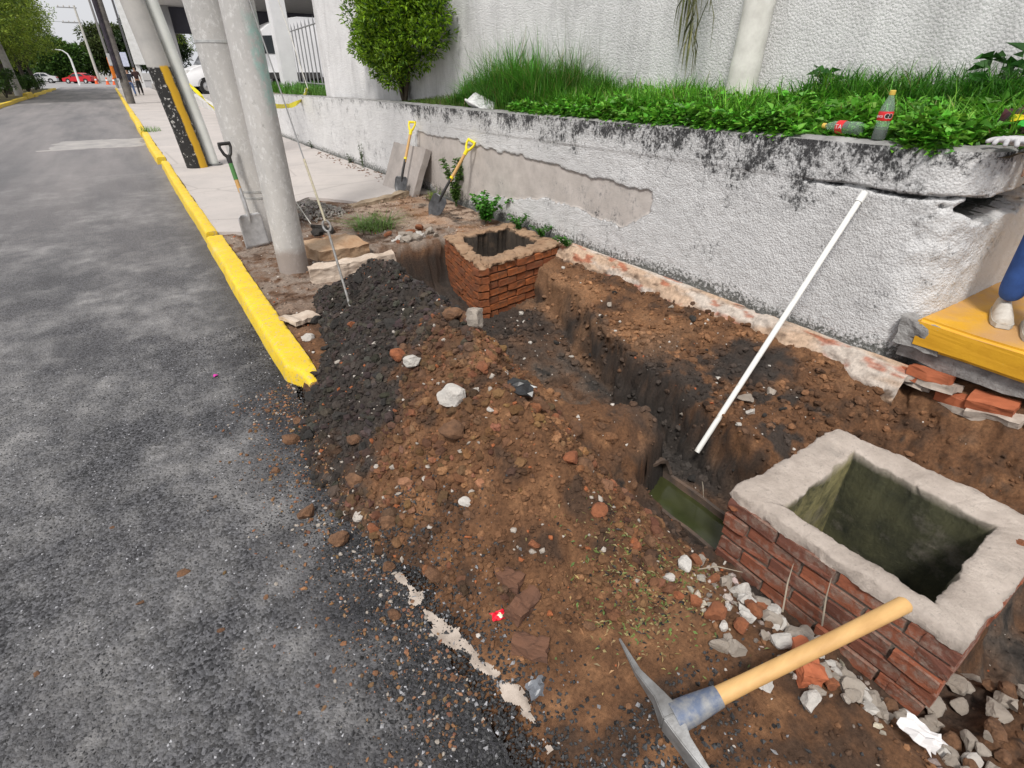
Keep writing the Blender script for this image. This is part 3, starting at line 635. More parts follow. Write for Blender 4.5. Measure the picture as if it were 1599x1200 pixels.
palm = empty('palm_tree', (4.45, 3.22, 1.3), 'white painted palm trunk with drooping dry fronds in the planter', 'palm tree')
m = MB(); zz = np.linspace(-.1, 4.2, 60); m.tube([(.02*math.sin(z), -.03*z, z) for z in zz], [.122-.006*z+.004*(1 if i % 6 == 0 else 0)+.03*max(0, .15-z) for i, z in enumerate(zz)], 24)
tr = m.build('trunk', mat('lime_white_trunk', (.72, .70, .66), (.52, .50, .47), .85, 7, 30, .4, .006, p=(.4, .75)), palm, True)
M_frond = mat('dry_frond', (.16, .15, .05), (.07, .09, .025), .7, 6)
for i in range(5):                              # dead fronds hanging down beside the trunk
    f = MB(); ox, oy = -.22+.05*i*random.uniform(.5, 1), .28+.105*i+random.uniform(-.03, .03); L = random.uniform(1.0, 1.75); z0 = 2.55
    pts = [(ox*.3, oy*.3, z0+.4), (ox*.8, oy*.8, z0+.1), (ox, oy, z0-.6), (ox, oy+.03, z0-.9-L*.72)]; f.tube(pts, [.014, .012, .008, .002], 6)
    for j in range(60):
        t = random.uniform(.1, 1); p = Vector(pts[1]).lerp(Vector(pts[2]), t*1.6) if t < .62 else Vector(pts[2]).lerp(Vector(pts[3]), (t-.62)/.38)
        a = random.uniform(0, 6.283); ll = random.uniform(.25, .5); e = p+Vector((math.cos(a)*.07, math.sin(a)*.09, -ll)); mid = p.lerp(e, .5)+Vector((math.cos(a)*.03, math.sin(a)*.03, .04)); w2 = Vector((-math.sin(a), math.cos(a), 0))*.008
        f.add([p-w2*.5, p+w2*.5, mid+w2, mid-w2, e], [(0, 1, 2, 3), (3, 2, 4)])
    f.build('frond', M_frond, palm)
for i in range(9):                              # green crown above the frame
    f = MB(); a = i*.7; d = Vector((math.cos(a), math.sin(a), 0)); pts = [Vector((0, -.12, 4.15))+d*t*1.7+Vector((0, 0, .9*t-1.5*t*t)) for t in (0, .25, .5, .75, 1)]; f.tube(pts, [.02, .016, .012, .008, .003], 6)
    for j in range(40):
        t = random.uniform(.15, 1); k = min(3, int(t*4)); p = pts[k].lerp(pts[k+1], t*4-k); sd_ = 1 if j % 2 else -1; e = p+d.cross(Vector((0, 0, 1)))*sd_*.38+d*.2-Vector((0, 0, .2)); f.add([p, p+d*.03, e], [(0, 1, 2)])
    f.build('frond', mat('green_frond', (.05, .12, .02)), palm)

def tree(name, loc, h, r, trunk_r, label, group, cols, nclump=70, per=110, leaf=.16, lean=(0, 0), trunk_h=.38, flat=.75, wid=(1, 1)):
    o = empty(name, loc, label, 'tree', group); m = MB(); th = h*trunk_h; top = Vector((lean[0], lean[1], th))
    m.tube([(0, 0, -.1), tuple(top*.5+Vector((.05, .03, 0))), tuple(top), tuple(top+Vector((lean[0]*.3, 0, (h-th)*.6)))], [trunk_r*1.25, trunk_r, trunk_r*.8, trunk_r*.25], 8)
    for i in range(7):
        a = i*.9+random.random(); e = top+Vector((math.cos(a)*r*.7, math.sin(a)*r*.7, (h-th)*random.uniform(.25, .7))); m.tube([tuple(top*random.uniform(.75, 1)), tuple(top.lerp(e, .5)+Vector((0, 0, .15))), tuple(e)], [trunk_r*.5, trunk_r*.3, trunk_r*.08], 6)
    m.build('trunk', mat('tree_bark', (.075, .062, .05), (.035, .03, .026), .9, 10, 30, .6, .02), o, True)
    cen, rad, pr = [], [], []
    for i in range(nclump):
        u = rng.normal(size=3); u /= np.linalg.norm(u); q = random.uniform(.3, 1)**.55
        cen.append((top.x+u[0]*r*q*wid[0], top.y+u[1]*r*q*wid[1], th+(h-th)*.5+u[2]*(h-th)*.55*q)); rad.append(r*random.uniform(.16, .32)); pr.append(per)
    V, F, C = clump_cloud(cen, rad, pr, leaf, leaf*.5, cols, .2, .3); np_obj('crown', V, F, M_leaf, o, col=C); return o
GL = ((.08, .14, .015), (.38, .50, .06)); GD = ((.014, .032, .010), (.055, .10, .022)); GM = ((.02, .055, .012), (.10, .20, .03))
for i, (x, y, h, r) in enumerate([(-6.6, 47, 8.5, 2.9), (-7.2, 53, 8.8, 3.0), (-6.5, 58.5, 8.6, 2.8), (-6.8, 64.5, 8.8, 2.9), (-6.3, 70, 8.2, 2.6), (-6.0, 75.5, 7.6, 2.4)]):
    tree('street_tree', (x, y, .12), h+1, r*1.32, .15, 'light green street tree in the row behind the median kerb', 'trees in a row on the median', GL, 90, 130, .2, (random.uniform(-.3, .3), 0), .24, wid=(1, 1.15))
tree('shade_tree', (2.5, 150, 0), 9.5, 5.0, .4, 'olive green tree beyond the crossing behind thin poles', None, ((.04, .06, .015), (.13, .17, .05)), 110, 130, .7, trunk_h=.2)
tree('shade_tree', (9.5, 145, 0), 10.5, 6, .4, 'dark tree beyond the crossing behind the white sign tower', None, GD, 110, 130, .7, trunk_h=.15)
tree('shade_tree', (13, 140, 0), 15, 4, .4, 'thin tall tree showing above the others beside the sign tower', None, GL, 34, 90, .38, trunk_h=.45)
tree('shade_tree', (-6.5, 142, 0), 6.0, 5, .4, 'bushy green tree beyond the crossing behind the red car', None, GM, 110, 130, .7, trunk_h=.1)
tree('shade_tree', (-15, 150, 0), 8, 6, .4, 'dark green tree at the far end of the median row', None, GD, 110, 130, .7, trunk_h=.1)
tree('shade_tree', (15.5, 100, .3), 9, 4.2, .3, 'yellow green tree seen under the canopy behind parked vehicles', None, ((.05, .09, .01), (.25, .33, .03)), 70, 110, .3, trunk_h=.12)
def hedge(loc, r, h, label, group):
    o = empty('hedge_shrub', loc, label, 'shrub', group); m = MB()
    for i in range(5): a = i*1.25; m.tube([(0, 0, -.05), (math.cos(a)*r*.4, math.sin(a)*r*.4, h*.6)], [.03, .01], 5)
    m.build('stem', mat('tree_bark', (.07, .06, .05)), o)
    cen = [(random.uniform(-r, r)*.75, random.uniform(-r, r)*.75, random.uniform(.3, .85)*h) for _ in range(18)]
    V, F, C = clump_cloud(cen, [r*.35]*18, [90]*18, .13, .07, GM, .3, .3); np_obj('crown', V, F, M_leaf, o, col=C)
for i, y in enumerate((44.5, 47.5, 51, 61.5, 65, 68, 71.5)): hedge((-5.85-.35*(i % 2), y, .12), .9, 1.15 if y > 55 else 1.7, 'low green shrub between the median tree trunks', 'shrubs under the median trees')
MB().box((-14, 13.5, -.05), (-5.08, 78, .125)).build('median', mat('median_soil', (.16, .10, .06), (.08, .10, .03), .95, 1.5, 20, .6, .03)).__setitem__('kind', 'structure')
gp = empty('palm_tree', (-5.6, 55.5, .12), 'pale grey leaning palm trunk with yellow skirt by the median kerb', 'palm tree')
MB().tube([(0, 0, -.1), (-.02, 0, 2), (-.1, 0, 4.5)], [.27, .22, .19], 12).build('trunk', mat('grey_trunk', (.42, .41, .40), (.28, .27, .26), .9, 3), gp, True)
V, F, C = clump_cloud([(-.1, 0, 4.6), (-.2, .2, 5.2), (0, -.2, 5.6)], [.9, 1., 1.2], [260]*3, .6, .08, ((.16, .12, .02), (.30, .26, .05)), -.6, .2); np_obj('skirt', V, F, M_leaf, gp, col=C)

# ------------------------------------------------------------------ poles
def pole_mat(name, paint=False, band=False):
    m, t, b = nodes(name)
    c = mixc(t, ramp(t, noise(t, 3, 7, .65, stretch=(1, 1, .35)), .3, .7), (.54, .52, .50), (.39, .38, .37))
    c = mixc(t, math_(t, 'MULTIPLY', ramp(t, noise(t, 26, 9, .8, stretch=(1, 1, .6)), .52, .60), .6), c, (.68, .67, .66))
    c = mixc(t, math_(t, 'MULTIPLY', ramp(t, noise(t, 30, 6, .7), .60, .72), .5), c, (.16, .155, .15))
    tc = t.nodes.new('ShaderNodeTexCoord'); sx = t.nodes.new('ShaderNodeSeparateXYZ'); t.links.new(tc.outputs['Object'], sx.inputs[0]); z = sx.outputs[2]
    if paint:      # worn teal paint mark and a damp collar at the foot
        ar = math_(t, 'MULTIPLY', ramp(t, z, 1.37/4, 1.45/4), 1.)
        mr = t.nodes.new('ShaderNodeMapRange'); mr.inputs[1].default_value = 1.25; mr.inputs[2].default_value = 1.4; t.links.new(z, mr.inputs[0])
        mr2 = t.nodes.new('ShaderNodeMapRange'); mr2.inputs[1].default_value = 2.0; mr2.inputs[2].default_value = 1.8; t.links.new(z, mr2.inputs[0])
        f = math_(t, 'MULTIPLY', mr.outputs[0], mr2.outputs[0]); side = ramp(t, math_(t, 'ADD', math_(t, 'MULTIPLY', sx.outputs[0], 5.), math_(t, 'MULTIPLY', noise(t, 5, 4, .6, stretch=(1, 1, .4)), 1.2)), .55, .75)
        f = math_(t, 'MULTIPLY', math_(t, 'MULTIPLY', f, side), ramp(t, noise(t, 12, 7, .7), .40, .55))
        c = mixc(t, math_(t, 'MULTIPLY', f, .75), c, (.30, .52, .47))
        mr3 = t.nodes.new('ShaderNodeMapRange'); mr3.inputs[1].default_value = .20; mr3.inputs[2].default_value = .13
        t.links.new(math_(t, 'ADD', z, math_(t, 'MULTIPLY', noise(t, 9, 4, .6), -.1)), mr3.inputs[0]); c = mixc(t, math_(t, 'MULTIPLY', mr3.outputs[0], .7), c, (.24, .185, .155))
    t.links.new(c, b.inputs['Base Color']); b.inputs['Roughness'].default_value = .9
    bump(t, b, noise(t, 45, 7, .75), .5, .006); return m
M_pole = pole_mat('pole_concrete'); M_pole1 = pole_mat('pole_concrete_marked', True)
M_steel = mat('galvanised', (.42, .42, .42), (.28, .28, .28), .45, 20, metal=.8)
def pole(name, base, tilt, h, r0, r1, m, label, cat='utility pole', n=28, part='shaft'):
    o = empty(name, base, label, cat); k = 14
    MB().tube([(tilt[0]*h*i/k, tilt[1]*h*i/k, h*i/k-(.25 if i == 0 else 0)) for i in range(k+1)], [r0+(r1-r0)*i/k for i in range(k+1)], n).build(part, m, o, True); return o
p1 = pole('utility_pole', (.92, 4.95, .04), (0, 0), 9, .128, .085, M_pole1, 'round concrete utility pole with teal paint mark beside the heap')
p2 = pole('utility_pole', (.985, 6.20, .08), (-.05, .0), 9, .178, .125, M_pole, 'grey concrete utility pole with the green handled shovel against it')
for z in (1.75, .42, .48):
    MB().lathe([(.174-.0059*z, -.012), (.182-.0059*z, -.01), (.182-.0059*z, .01), (.174-.0059*z, .012)], 24, Matrix.Translation((-.05*z, 0, z))).build('steel_band', mat('band_steel', (.6, .6, .58), (.4, .4, .4), .4, 20, metal=.5), p2, True)
# the black-and-yellow banded pole with a white pipe pole beside it
def band_mat():
    m, t, b = nodes('banded_pole'); tc = t.nodes.new('ShaderNodeTexCoord'); sx = t.nodes.new('ShaderNodeSeparateXYZ'); t.links.new(tc.outputs['Object'], sx.inputs[0])
    c = mixc(t, ramp(t, noise(t, 3, 7, .65), .3, .7), (.50, .48, .45), (.36, .35, .34))
    zz = math_(t, 'ADD', sx.outputs[2], math_(t, 'MULTIPLY', noise(t, 6, 3), .05)); mr = t.nodes.new('ShaderNodeMapRange'); mr.inputs[1].default_value = 1.60; mr.inputs[2].default_value = 1.58; t.links.new(zz, mr.inputs[0])
    chip = ramp(t, noise(t, 16, 6, .7), .58, .61, (1, 1, 1), (0, 0, 0)); c = mixc(t, math_(t, 'MULTIPLY', mr.outputs[0], chip), c, (.018, .017, .017))
    xx = math_(t, 'ADD', math_(t, 'ADD', sx.outputs[0], math_(t, 'MULTIPLY', sx.outputs[2], .115)), math_(t, 'MULTIPLY', math_(t, 'SUBTRACT', noise(t, 3.5, 3, .5), .5), .07))
    st = math_(t, 'MULTIPLY', ramp(t, xx, .0, .02), ramp(t, xx, .125, .145, (1, 1, 1), (0, 0, 0))); mr4 = t.nodes.new('ShaderNodeMapRange'); mr4.inputs[1].default_value = 1.62; mr4.inputs[2].default_value = 1.60; t.links.new(zz, mr4.inputs[0])
    c = mixc(t, math_(t, 'MULTIPLY', st, mr4.outputs[0]), c, (.62, .36, .02)); t.links.new(c, b.inputs['Base Color']); b.inputs['Roughness'].default_value = .8; bump(t, b, noise(t, 30, 6, .7), .4, .005); return m
p3 = pole('utility_pole', (.93, 11.62, .1), (-.115, 0), 9, .178, .125, band_mat(), 'leaning concrete pole with chipped black base and yellow stripe')
p4 = pole('pipe_pole', (1.20, 11.72, .1), (-.115, 0), 8, .098, .09, mat('pipe_white', (.72, .73, .71), (.60, .62, .58), .55, 2), 'white steel pipe pole leaning beside the yellow striped pole')
MB().lathe([(.13, 0), (.13, .05), (.10, .055)], 20).build('base_collar', mat('collar_grey', (.2, .2, .2)), p4)
M_dark = mat('dark_wood', (.045, .035, .05), (.02, .018, .025), .85, 6); M_cable = mat('cable_black', (.02, .02, .022), rough=.6)
p5 = pole('utility_pole', (.68, 38, .1), (0, 0), 9.5, .20, .15, mat('weathered_wood', (.20, .18, .16), (.09, .085, .08), .9, 4), 'dark wooden utility pole with meter boxes behind the two pedestrians', n=12)
MB().tube([(-.16, -.15, 1.2), (-.16, -.15, 9)], .11, 8).build('cable_duct', M_dark, p5)
MB().box((.18, -.25, 1.72), (.46, .0, 2.36)).build('meter_box', mat('box_bluegrey', (.62, .66, .80), (.5, .54, .68), .5), p5, bevel=.02)
MB().box((-.42, -.2, 1.75), (-.26, 0, 2.3)).build('meter_box', mat('box_grey', (.5, .5, .52)), p5, bevel=.02)
p6 = pole('thin_pole', (.62, 75, .1), (0, 0), 10, .12, .09, mat('thin_pole_grey', (.28, .27, .27)), 'thin pole with an orange lower sleeve at the end of the kerb', 'pole', 10)
MB().lathe([(.14, .9), (.16, .95), (.16, 2.7), (.14, 2.75)], 12).build('sleeve', mat('orange_plastic', (.8, .22, .02)), p6)
p7 = pole('power_pole', (-1.2, 118, 0), (0, 0), 10.2, .20, .13, mat('pale_pole', (.55, .53, .48)), 'pale power pole with cross arms beyond the red car', 'utility pole', 10)
for z in (9.9, 8.0):
    MB().box((-2.2, -.06, z-.06), (.3, .06, z+.06)).build('cross_arm', M_steel, p7)
    for k in range(3): MB().lathe([(.05, 0), (.09, .04), (.05, .1), (.08, .14), (.03, .22)], 8, Matrix.Translation((-2+.7*k, 0, z+.06))).build('insulator', mat('porcelain', (.5, .45, .4)), p7)
p8 = empty('street_light', (-3.35, 100, 0), 'white curved street light beside the red car', 'street light')
MB().tube([(0, 0, 0), (0, 0, 3.0), (-.15, 0, 3.6), (-.6, 0, 4.0), (-1.2, 0, 4.05)], [.14, .1, .08, .07, .05], 8).build('post', M_white, p8, True)
MB().box((-1.7, -.14, 3.98), (-1.1, .14, 4.12)).build('lamp_head', M_white, p8, bevel=.04)
# white sign tower
sg = empty('sign_tower', (3.75, 80, .1), 'tall white sign tower on two legs beyond the poles', 'sign')
MB().box((-.85, -.35, 2.15), (.85, .35, 9.5)).build('panel', M_white, sg, bevel=.03)
for x in (-.62, .5): MB().box((x-.2, -.2, -.1), (x+.2, .2, 2.147)).build('leg', M_white, sg, bevel=.02)
MB().box((-1.15, -.1, -.1), (-.95, .1, 9.5)).build('side_post', mat('post_dark', (.12, .12, .13)), sg)
# overhead wires and guys
def wire(name, a, b, sag, r, label, m=M_cable, group=None):
    a, b = Vector(a), Vector(b); pts = [tuple(a.lerp(b, t/12)-Vector((0, 0, sag*4*(t/12)*(1-t/12)))) for t in range(13)]
    return tag(MB().tube(pts, r, 6).build(name, m, None, True), label, 'wire', group)
wire('overhead_wire', (-26, 60, 6.9), (-.9, 118, 8.1), .6, .03, 'pale overhead wire running from the trees to the power pole', mat('wire_pale', (.5, .52, .52)))
wire('overhead_wire', (.68, 38, 9), (.62, 75, 9.4), .5, .03, 'dark overhead wire between wooden pole and thin pole')
wire('overhead_wire', (.5, 38, 8.4), (.5, 75, 9.0), .6, .06, 'thick dark overhead cable beyond the wooden pole')
guy = empty('guy_wire', (.90, 3.22, .30), 'steel guy wire and anchor rod standing in the black heap', 'guy wire')
A0 = Vector((.90, 3.22, .18)); A1 = Vector((1.075, 4.30, .83)); A2 = Vector((.99, 4.82, 1.98)); o_ = Vector(guy.location)
eye = A0.lerp(A1, .66); d_ = (A1-A0).normalized()
m = MB(); m.tube([tuple(A0-o_), tuple(eye-o_)], .0085, 8); m.build('anchor_rod', mat('rod_steel', (.33, .33, .33), (.2, .18, .16), .5, 30, metal=.6), guy, True)
side = d_.cross(Vector((0, 0, 1))).normalized()
m = MB(); ring = [tuple(eye-o_+d_*(.055-.055*math.cos(a))+side*.026*math.sin(a)) for a in np.linspace(0, 2*math.pi, 17)]; m.tube(ring, .008, 8); m.build('eye', _mc['rod_steel'], guy, True)
m = MB(); e2 = eye+d_*.10; g2 = A2+(A2-e2)*2.2
m.tube([tuple(e2-o_), tuple(e2.lerp(A2, .3)-o_)], .0085, 8); m.build('grip', mat('grip_tan', (.45, .40, .28), (.3, .27, .2), .6, 40), guy, True)
MB().tube([tuple(e2.lerp(A2, .28)-o_), tuple(A2-o_), tuple(g2-o_)], .005, 8).build('cable', mat('cable_grey', (.22, .22, .22), rough=.6), guy, True)
g2w = empty('guy_guard', (1.35, 6.9, .12), 'red tapered guy wire guard hanging behind the concrete pole', 'guy wire')
MB().tube([(.24, -.28, .60), (.0, .0, .36+.0), (-.02, .02, .33)], [.0, .0, .0], 6).v
MB().tube([(-.23, .05, 1.05), (-.07, .0, .60), (-.02, -.01, .43), (0, -.01, .35)], [.014, .032, .05, .046], 12).build('guard', mat('red_plastic', (.55, .035, .03), (.4, .03, .03), .5, 10), g2w, True)
MB().tube([(0, -.01, .36), (.07, -.42, .12), (.10, -.6, .0)], .006, 6).build('rope', mat('rope_pale', (.62, .6, .55)), g2w, True)
MB().tube([(-.23, .05, 1.04), (-.62, .4, 2.6)], .006, 6).build('cable', M_steel, g2w, True)
# caution tape
def ribbon(name, pts, wd, label, m):
    P = [Vector(p) for p in pts]; V = []; F = []
    for i, p in enumerate(P):
        a = i*1.15; u = Vector((math.sin(a)*.5, math.cos(a)*.4, .8)).normalized()*wd*.5; V += [p-u, p+u]
    F = [(2*i, 2*i+1, 2*i+3, 2*i+2) for i in range(len(P)-1)]
    o = MB().add(V, F).build(name, m); md = o.modifiers.new('thickness', 'SOLIDIFY'); md.thickness = .002; return tag(o, label, 'caution tape')
M_tape = mat('tape_yellow', (.85, .74, .02), (.72, .62, .02), .4, 5)
def sagline(a, b, n, sag): a, b = Vector(a), Vector(b); return [a.lerp(b, i/n)-Vector((0, 0, sag*4*(i/n)*(1-i/n)))+Vector((random.uniform(-.015, .015),)*3) for i in range(n+1)]
ribbon('caution_tape', sagline((1.14, 11.62, 1.42), (1.38, 10.3, .98), 8, .04)+sagline((1.40, 10.2, .98), (1.95, 10.8, .90), 7, .06), .06, 'yellow caution tape tied to the white pipe pole', M_tape)
ribbon('caution_tape', sagline((2.55, 12.4, 1.02), (3.30, 13.4, 1.03), 6, .05)+sagline((3.38, 13.5, 1.05), (4.25, 16, 1.22), 6, .03), .09, 'yellow caution tape strung along the wall toward the fence', M_tape)
tag(MB().tube([(4.25, 16, 1.2), (4.25, 16.8, 2.4), (4.2, 17.5, 3.6)], .012, 6).build('tie_rope', mat('rope_pale', (.62, .6, .55))), 'thin rope rising from the tape at the fence', 'rope')

# ------------------------------------------------------------------ brick chambers
def brick_mat(name, a, b_, mort):
    m, t, b = nodes(name); oi = t.nodes.new('ShaderNodeObjectInfo')
    c = mixc(t, oi.outputs['Random'], a, b_); c = mixc(t, ramp(t, noise(t, 14, 6, .7), .35, .7), c, tuple(x*.5 for x in a))
    c = mixc(t, math_(t, 'MULTIPLY', ramp(t, noise(t, 9, 8, .78, coord='Generated') if False else noise(t, 11, 8, .78), .50, .64), .75), c, mort)
    t.links.new(c, b.inputs['Base Color']); b.inputs['Roughness'].default_value = .92; bump(t, b, noise(t, 70, 6, .75), .8, .008); return m
MB_near = brick_mat('brick_near', (.38, .12, .06), (.15, .065, .05), (.33, .27, .225)); MB_far = brick_mat('brick_far', (.42, .125, .035), (.20, .065, .03), (.13, .07, .04))
M_mortar = mat('mortar_dark', (.30, .25, .21), (.14, .105, .085), .95, 12, 60, .8, .01)
_bm = {}
def brick_mesh(L, H, D, m, var):
    key = (round(L, 3), round(H, 3), m.name, var)
    if key in _bm: return _bm[key]
    o = MB().box((-L/2, -D/2, -H/2), (L/2, D/2, H/2)).build('brick', m); subdiv(o, 2); jitter(o, .007, 30, var*7+3)
    me = o.data; bpy.data.objects.remove(o)
    for p in me.polygons: p.use_smooth = False
    _bm[key] = me; return me
def brick_wall(root, a, b, ztop, zbot, m, L=.215, H=.055, joint=.017, D=.10, seed=0, skip=.0):
    a, b = Vector(a), Vector(b); d = b-a; tot = d.length; d.normalize(); ang = math.atan2(d.y, d.x); nrm = Vector((d.y, -d.x)); rr = random.Random(seed)
    z = ztop-H/2; row = 0
    while z-H/2 > zbot-.02:
        n = max(1, round(tot/(L+joint))); s = -(L+joint)/2 if row % 2 else 0.
        while s < tot-.03:
            e = min(s+L, tot-.004); s0 = max(s, .004); ln = e-s0
            if ln > .04 and rr.random() > skip:
                ln2 = max(.05, round(ln/.02)*.02); o = link(bpy.data.objects.new('brick', brick_mesh(ln2, H, D, m, rr.randint(0, 4))), root); q = a+d*((s0+e)/2)-nrm*(D/2-rr.uniform(-.006, .012))
                o.location = Vector((q.x, q.y, z+rr.uniform(-.003, .003)))-Vector(root.location); o.rotation_euler = (rr.uniform(-.03, .03), rr.uniform(-.02, .02), ang+rr.uniform(-.02, .02))
            s += L+joint
        z -= H+joint; row += 1
def ring_prism(outer, inner, z0, z1):
    m = MB(); n = len(outer); vs = [(*p, z) for z in (z0, z1) for p in outer]+[(*p, z) for z in (z0, z1) for p in inner]
    f = []
    for i in range(n):
        j = (i+1) % n; f += [(i, j, n+j, n+i), (2*n+i, 3*n+i, 3*n+j, 2*n+j), (n+i, n+j, 3*n+j, 3*n+i), (i, 2*n+i, 2*n+j, j)]
    return m.add(vs, f)
def dens(P, step):
    o = []
    for i, a in enumerate(P):
        b = P[(i+1) % len(P)]; n = max(1, int(math.dist(a, b)/step)); o += [(a[0]+(b[0]-a[0])*k/n, a[1]+(b[1]-a[1])*k/n) for k in range(n)]
    return o
def rim(name, outer, inner, ztop, th, m, parent, seed, amp=.02, n=520, slope=.0):
    def res(P, n):
        L = [0]
        for i in range(len(P)): L.append(L[-1]+math.dist(P[i], P[(i+1) % len(P)]))
        out = []
        for k in range(n):
            t = L[-1]*k/n; i = max(j for j in range(len(P)) if L[j] <= t); f = (t-L[i])/(L[i+1]-L[i]); a, b = P[i], P[(i+1) % len(P)]; out.append((a[0]+(b[0]-a[0])*f, a[1]+(b[1]-a[1])*f))
        return out
    # resample corner-to-corner so that outer and inner stay paired
    per = n//len(outer); O = []; I = []
    for i in range(len(outer)):
        j = (i+1) % len(outer)
        for k in range(per):
            f = k/per; O.append(tuple(outer[i][c]*(1-f)+outer[j][c]*f for c in (0, 1))); I.append(tuple(inner[i][c]*(1-f)+inner[j][c]*f for c in (0, 1)))
    N_ = len(O); prof = [(-.0, -th), (-.03, -th*.6), (-.01, -.006), (.03, 0), (.25, .002), (.5, .003), (.75, .002), (.97, 0), (1.0, -.007), (1.0, -th), (1.0, -.28), (1.0, -1.0)]
    O = np.array(O); I = np.array(I); f_ = np.array([p[0] for p in prof])[:, None]; dz = np.array([p[1] for p in prof])[:, None]+np.zeros((1, N_))
    x = O[None, :, 0]*(1-f_)+I[None, :, 0]*f_; y = O[None, :, 1]*(1-f_)+I[None, :, 1]*f_; w_ = np.where(dz > -th*1.1, 1, .2)
    V = np.stack([x+amp*w_*fbm(x*11, y*11, dz*20, 5, seed, .62), y+amp*w_*fbm(x*11+7, y*11, dz*20, 5, seed+1, .62), ztop+dz+amp*.45*w_*fbm(x*9, y*9+3, dz*4, 5, seed+2, .65)*np.where(dz > -.02, 1, .4)], -1).reshape(-1, 3)
    pale = np.tile((np.arange(N_)//per == 2)*1., len(prof))  # one inner wall coloured lighter and yellower: its daylight is painted in
    P_ = len(prof); F = [(i*N_+k, i*N_+(k+1) % N_, (i+1)*N_+(k+1) % N_, (i+1)*N_+k) for i in range(P_-1) for k in range(N_)]
    V = np.array(V)-np.array(parent.location); z = V[:, 2]+parent.location.z-ztop
    at_ = np.repeat([0]*8+[.35]+[1]*3, N_)*1.
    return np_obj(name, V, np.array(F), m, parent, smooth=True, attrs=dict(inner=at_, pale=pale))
def rim_mat(name, a, b_, inner_a, inner_b):
    m, t, b = nodes(name); c = mixc(t, ramp(t, noise(t, 6, 8, .7), .33, .68), a, b_)
    c = mixc(t, math_(t, 'MULTIPLY', ramp(t, noise(t, 36, 7, .75), .58, .68), .55), c, tuple(x*.4 for x in b_))
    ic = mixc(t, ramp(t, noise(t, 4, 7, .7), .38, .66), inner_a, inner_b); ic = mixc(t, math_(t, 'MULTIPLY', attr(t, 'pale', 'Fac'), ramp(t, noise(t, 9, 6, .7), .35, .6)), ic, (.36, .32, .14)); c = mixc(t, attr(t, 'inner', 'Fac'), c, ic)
    c = mixc(t, math_(t, 'MULTIPLY', ramp(t, noise(t, 3.5, 7, .7), .55, .68), .5), c, tuple(x*.45 for x in a))
    t.links.new(c, b.inputs['Base Color']); b.inputs['Roughness'].default_value = .9; bump(t, b, noise(t, 45, 8, .8), 1., .016); return m
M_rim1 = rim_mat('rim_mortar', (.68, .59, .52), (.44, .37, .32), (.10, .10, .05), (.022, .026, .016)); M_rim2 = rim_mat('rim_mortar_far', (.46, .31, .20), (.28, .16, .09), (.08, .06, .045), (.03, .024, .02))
nc = empty('brick_chamber', (2.09, .47, -.3), 'open square brick inspection chamber with mortar rim beside the pickaxe', 'manhole chamber')
x0, x1, y0, y1 = 1.69, 2.50, .05, .885
OUT = [(x0, y0), (x1+.03, y0+.02), (x1, y1), (x0, y1)]; INN = [(x0+.085, y0+.125), (x1-.15, y0+.145), (x1-.13, y1-.145), (x0+.085, y1-.185)]
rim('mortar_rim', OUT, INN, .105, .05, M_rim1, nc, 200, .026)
for k, (a, b) in enumerate(((OUT[3], OUT[0]), (OUT[0], OUT[1]), (OUT[1], OUT[2]), (OUT[2], OUT[3]))):
    brick_wall(nc, a, b, .050, -.52, MB_near, seed=k+5)
sh = lambda P, s: [tuple(np.array(p)+(np.mean(P, 0)-np.array(p))*s) for p in P]
o = ring_prism(sh(OUT, .03), sh(OUT, .12), -.75, .045).build('mortar_core', M_mortar); child(o, nc)
o = MB().add([(x0+.05, y0+.05, -.78), (x1-.05, y0+.05, -.78), (x1-.05, y1-.05, -.78), (x0+.05, y1-.05, -.78)], [(0, 1, 2, 3)]).build('standing_water', mat('foul_water', (.012, .014, .008), rough=.12)); child(o, nc)
fc = empty('brick_chamber', (2.9, 4.6, -.2), 'broken orange brick chamber against the wall behind the heap', 'manhole chamber')
OUT = [(2.28, 3.98), (3.36, 4.16), (3.38, 5.13), (2.52, 5.10)]; INN = [(2.44, 4.20), (3.20, 4.34), (3.22, 4.98), (2.64, 4.96)]
br_ = rim('broken_rim', OUT, INN, .105, .03, M_rim2, fc, 230, .06); br_.data.attributes['pale'].data.foreach_set('value', np.zeros(len(br_.data.vertices), np.float32))
for k, (a, b) in enumerate(((OUT[3], OUT[0]), (OUT[0], OUT[1]), (OUT[1], OUT[2]), (OUT[2], OUT[3]))): brick_wall(fc, a, b, .070, -.46, MB_far, L=.22, H=.056, seed=k+15)
o = ring_prism(sh(OUT, .035), sh(OUT, .12), -.75, .066).build('mortar_core', mat('mortar_far', (.13, .06, .035), (.07, .035, .022), .95, 12, 60, .8, .01)); child(o, fc)
o = MB().add([(2.4, 4.1, -.6), (3.3, 4.1, -.6), (3.3, 5.05, -.6), (2.5, 5.05, -.6)], [(0, 1, 2, 3)]).build('floor', mat('chamber_mud', (.03, .022, .016))); child(o, fc)

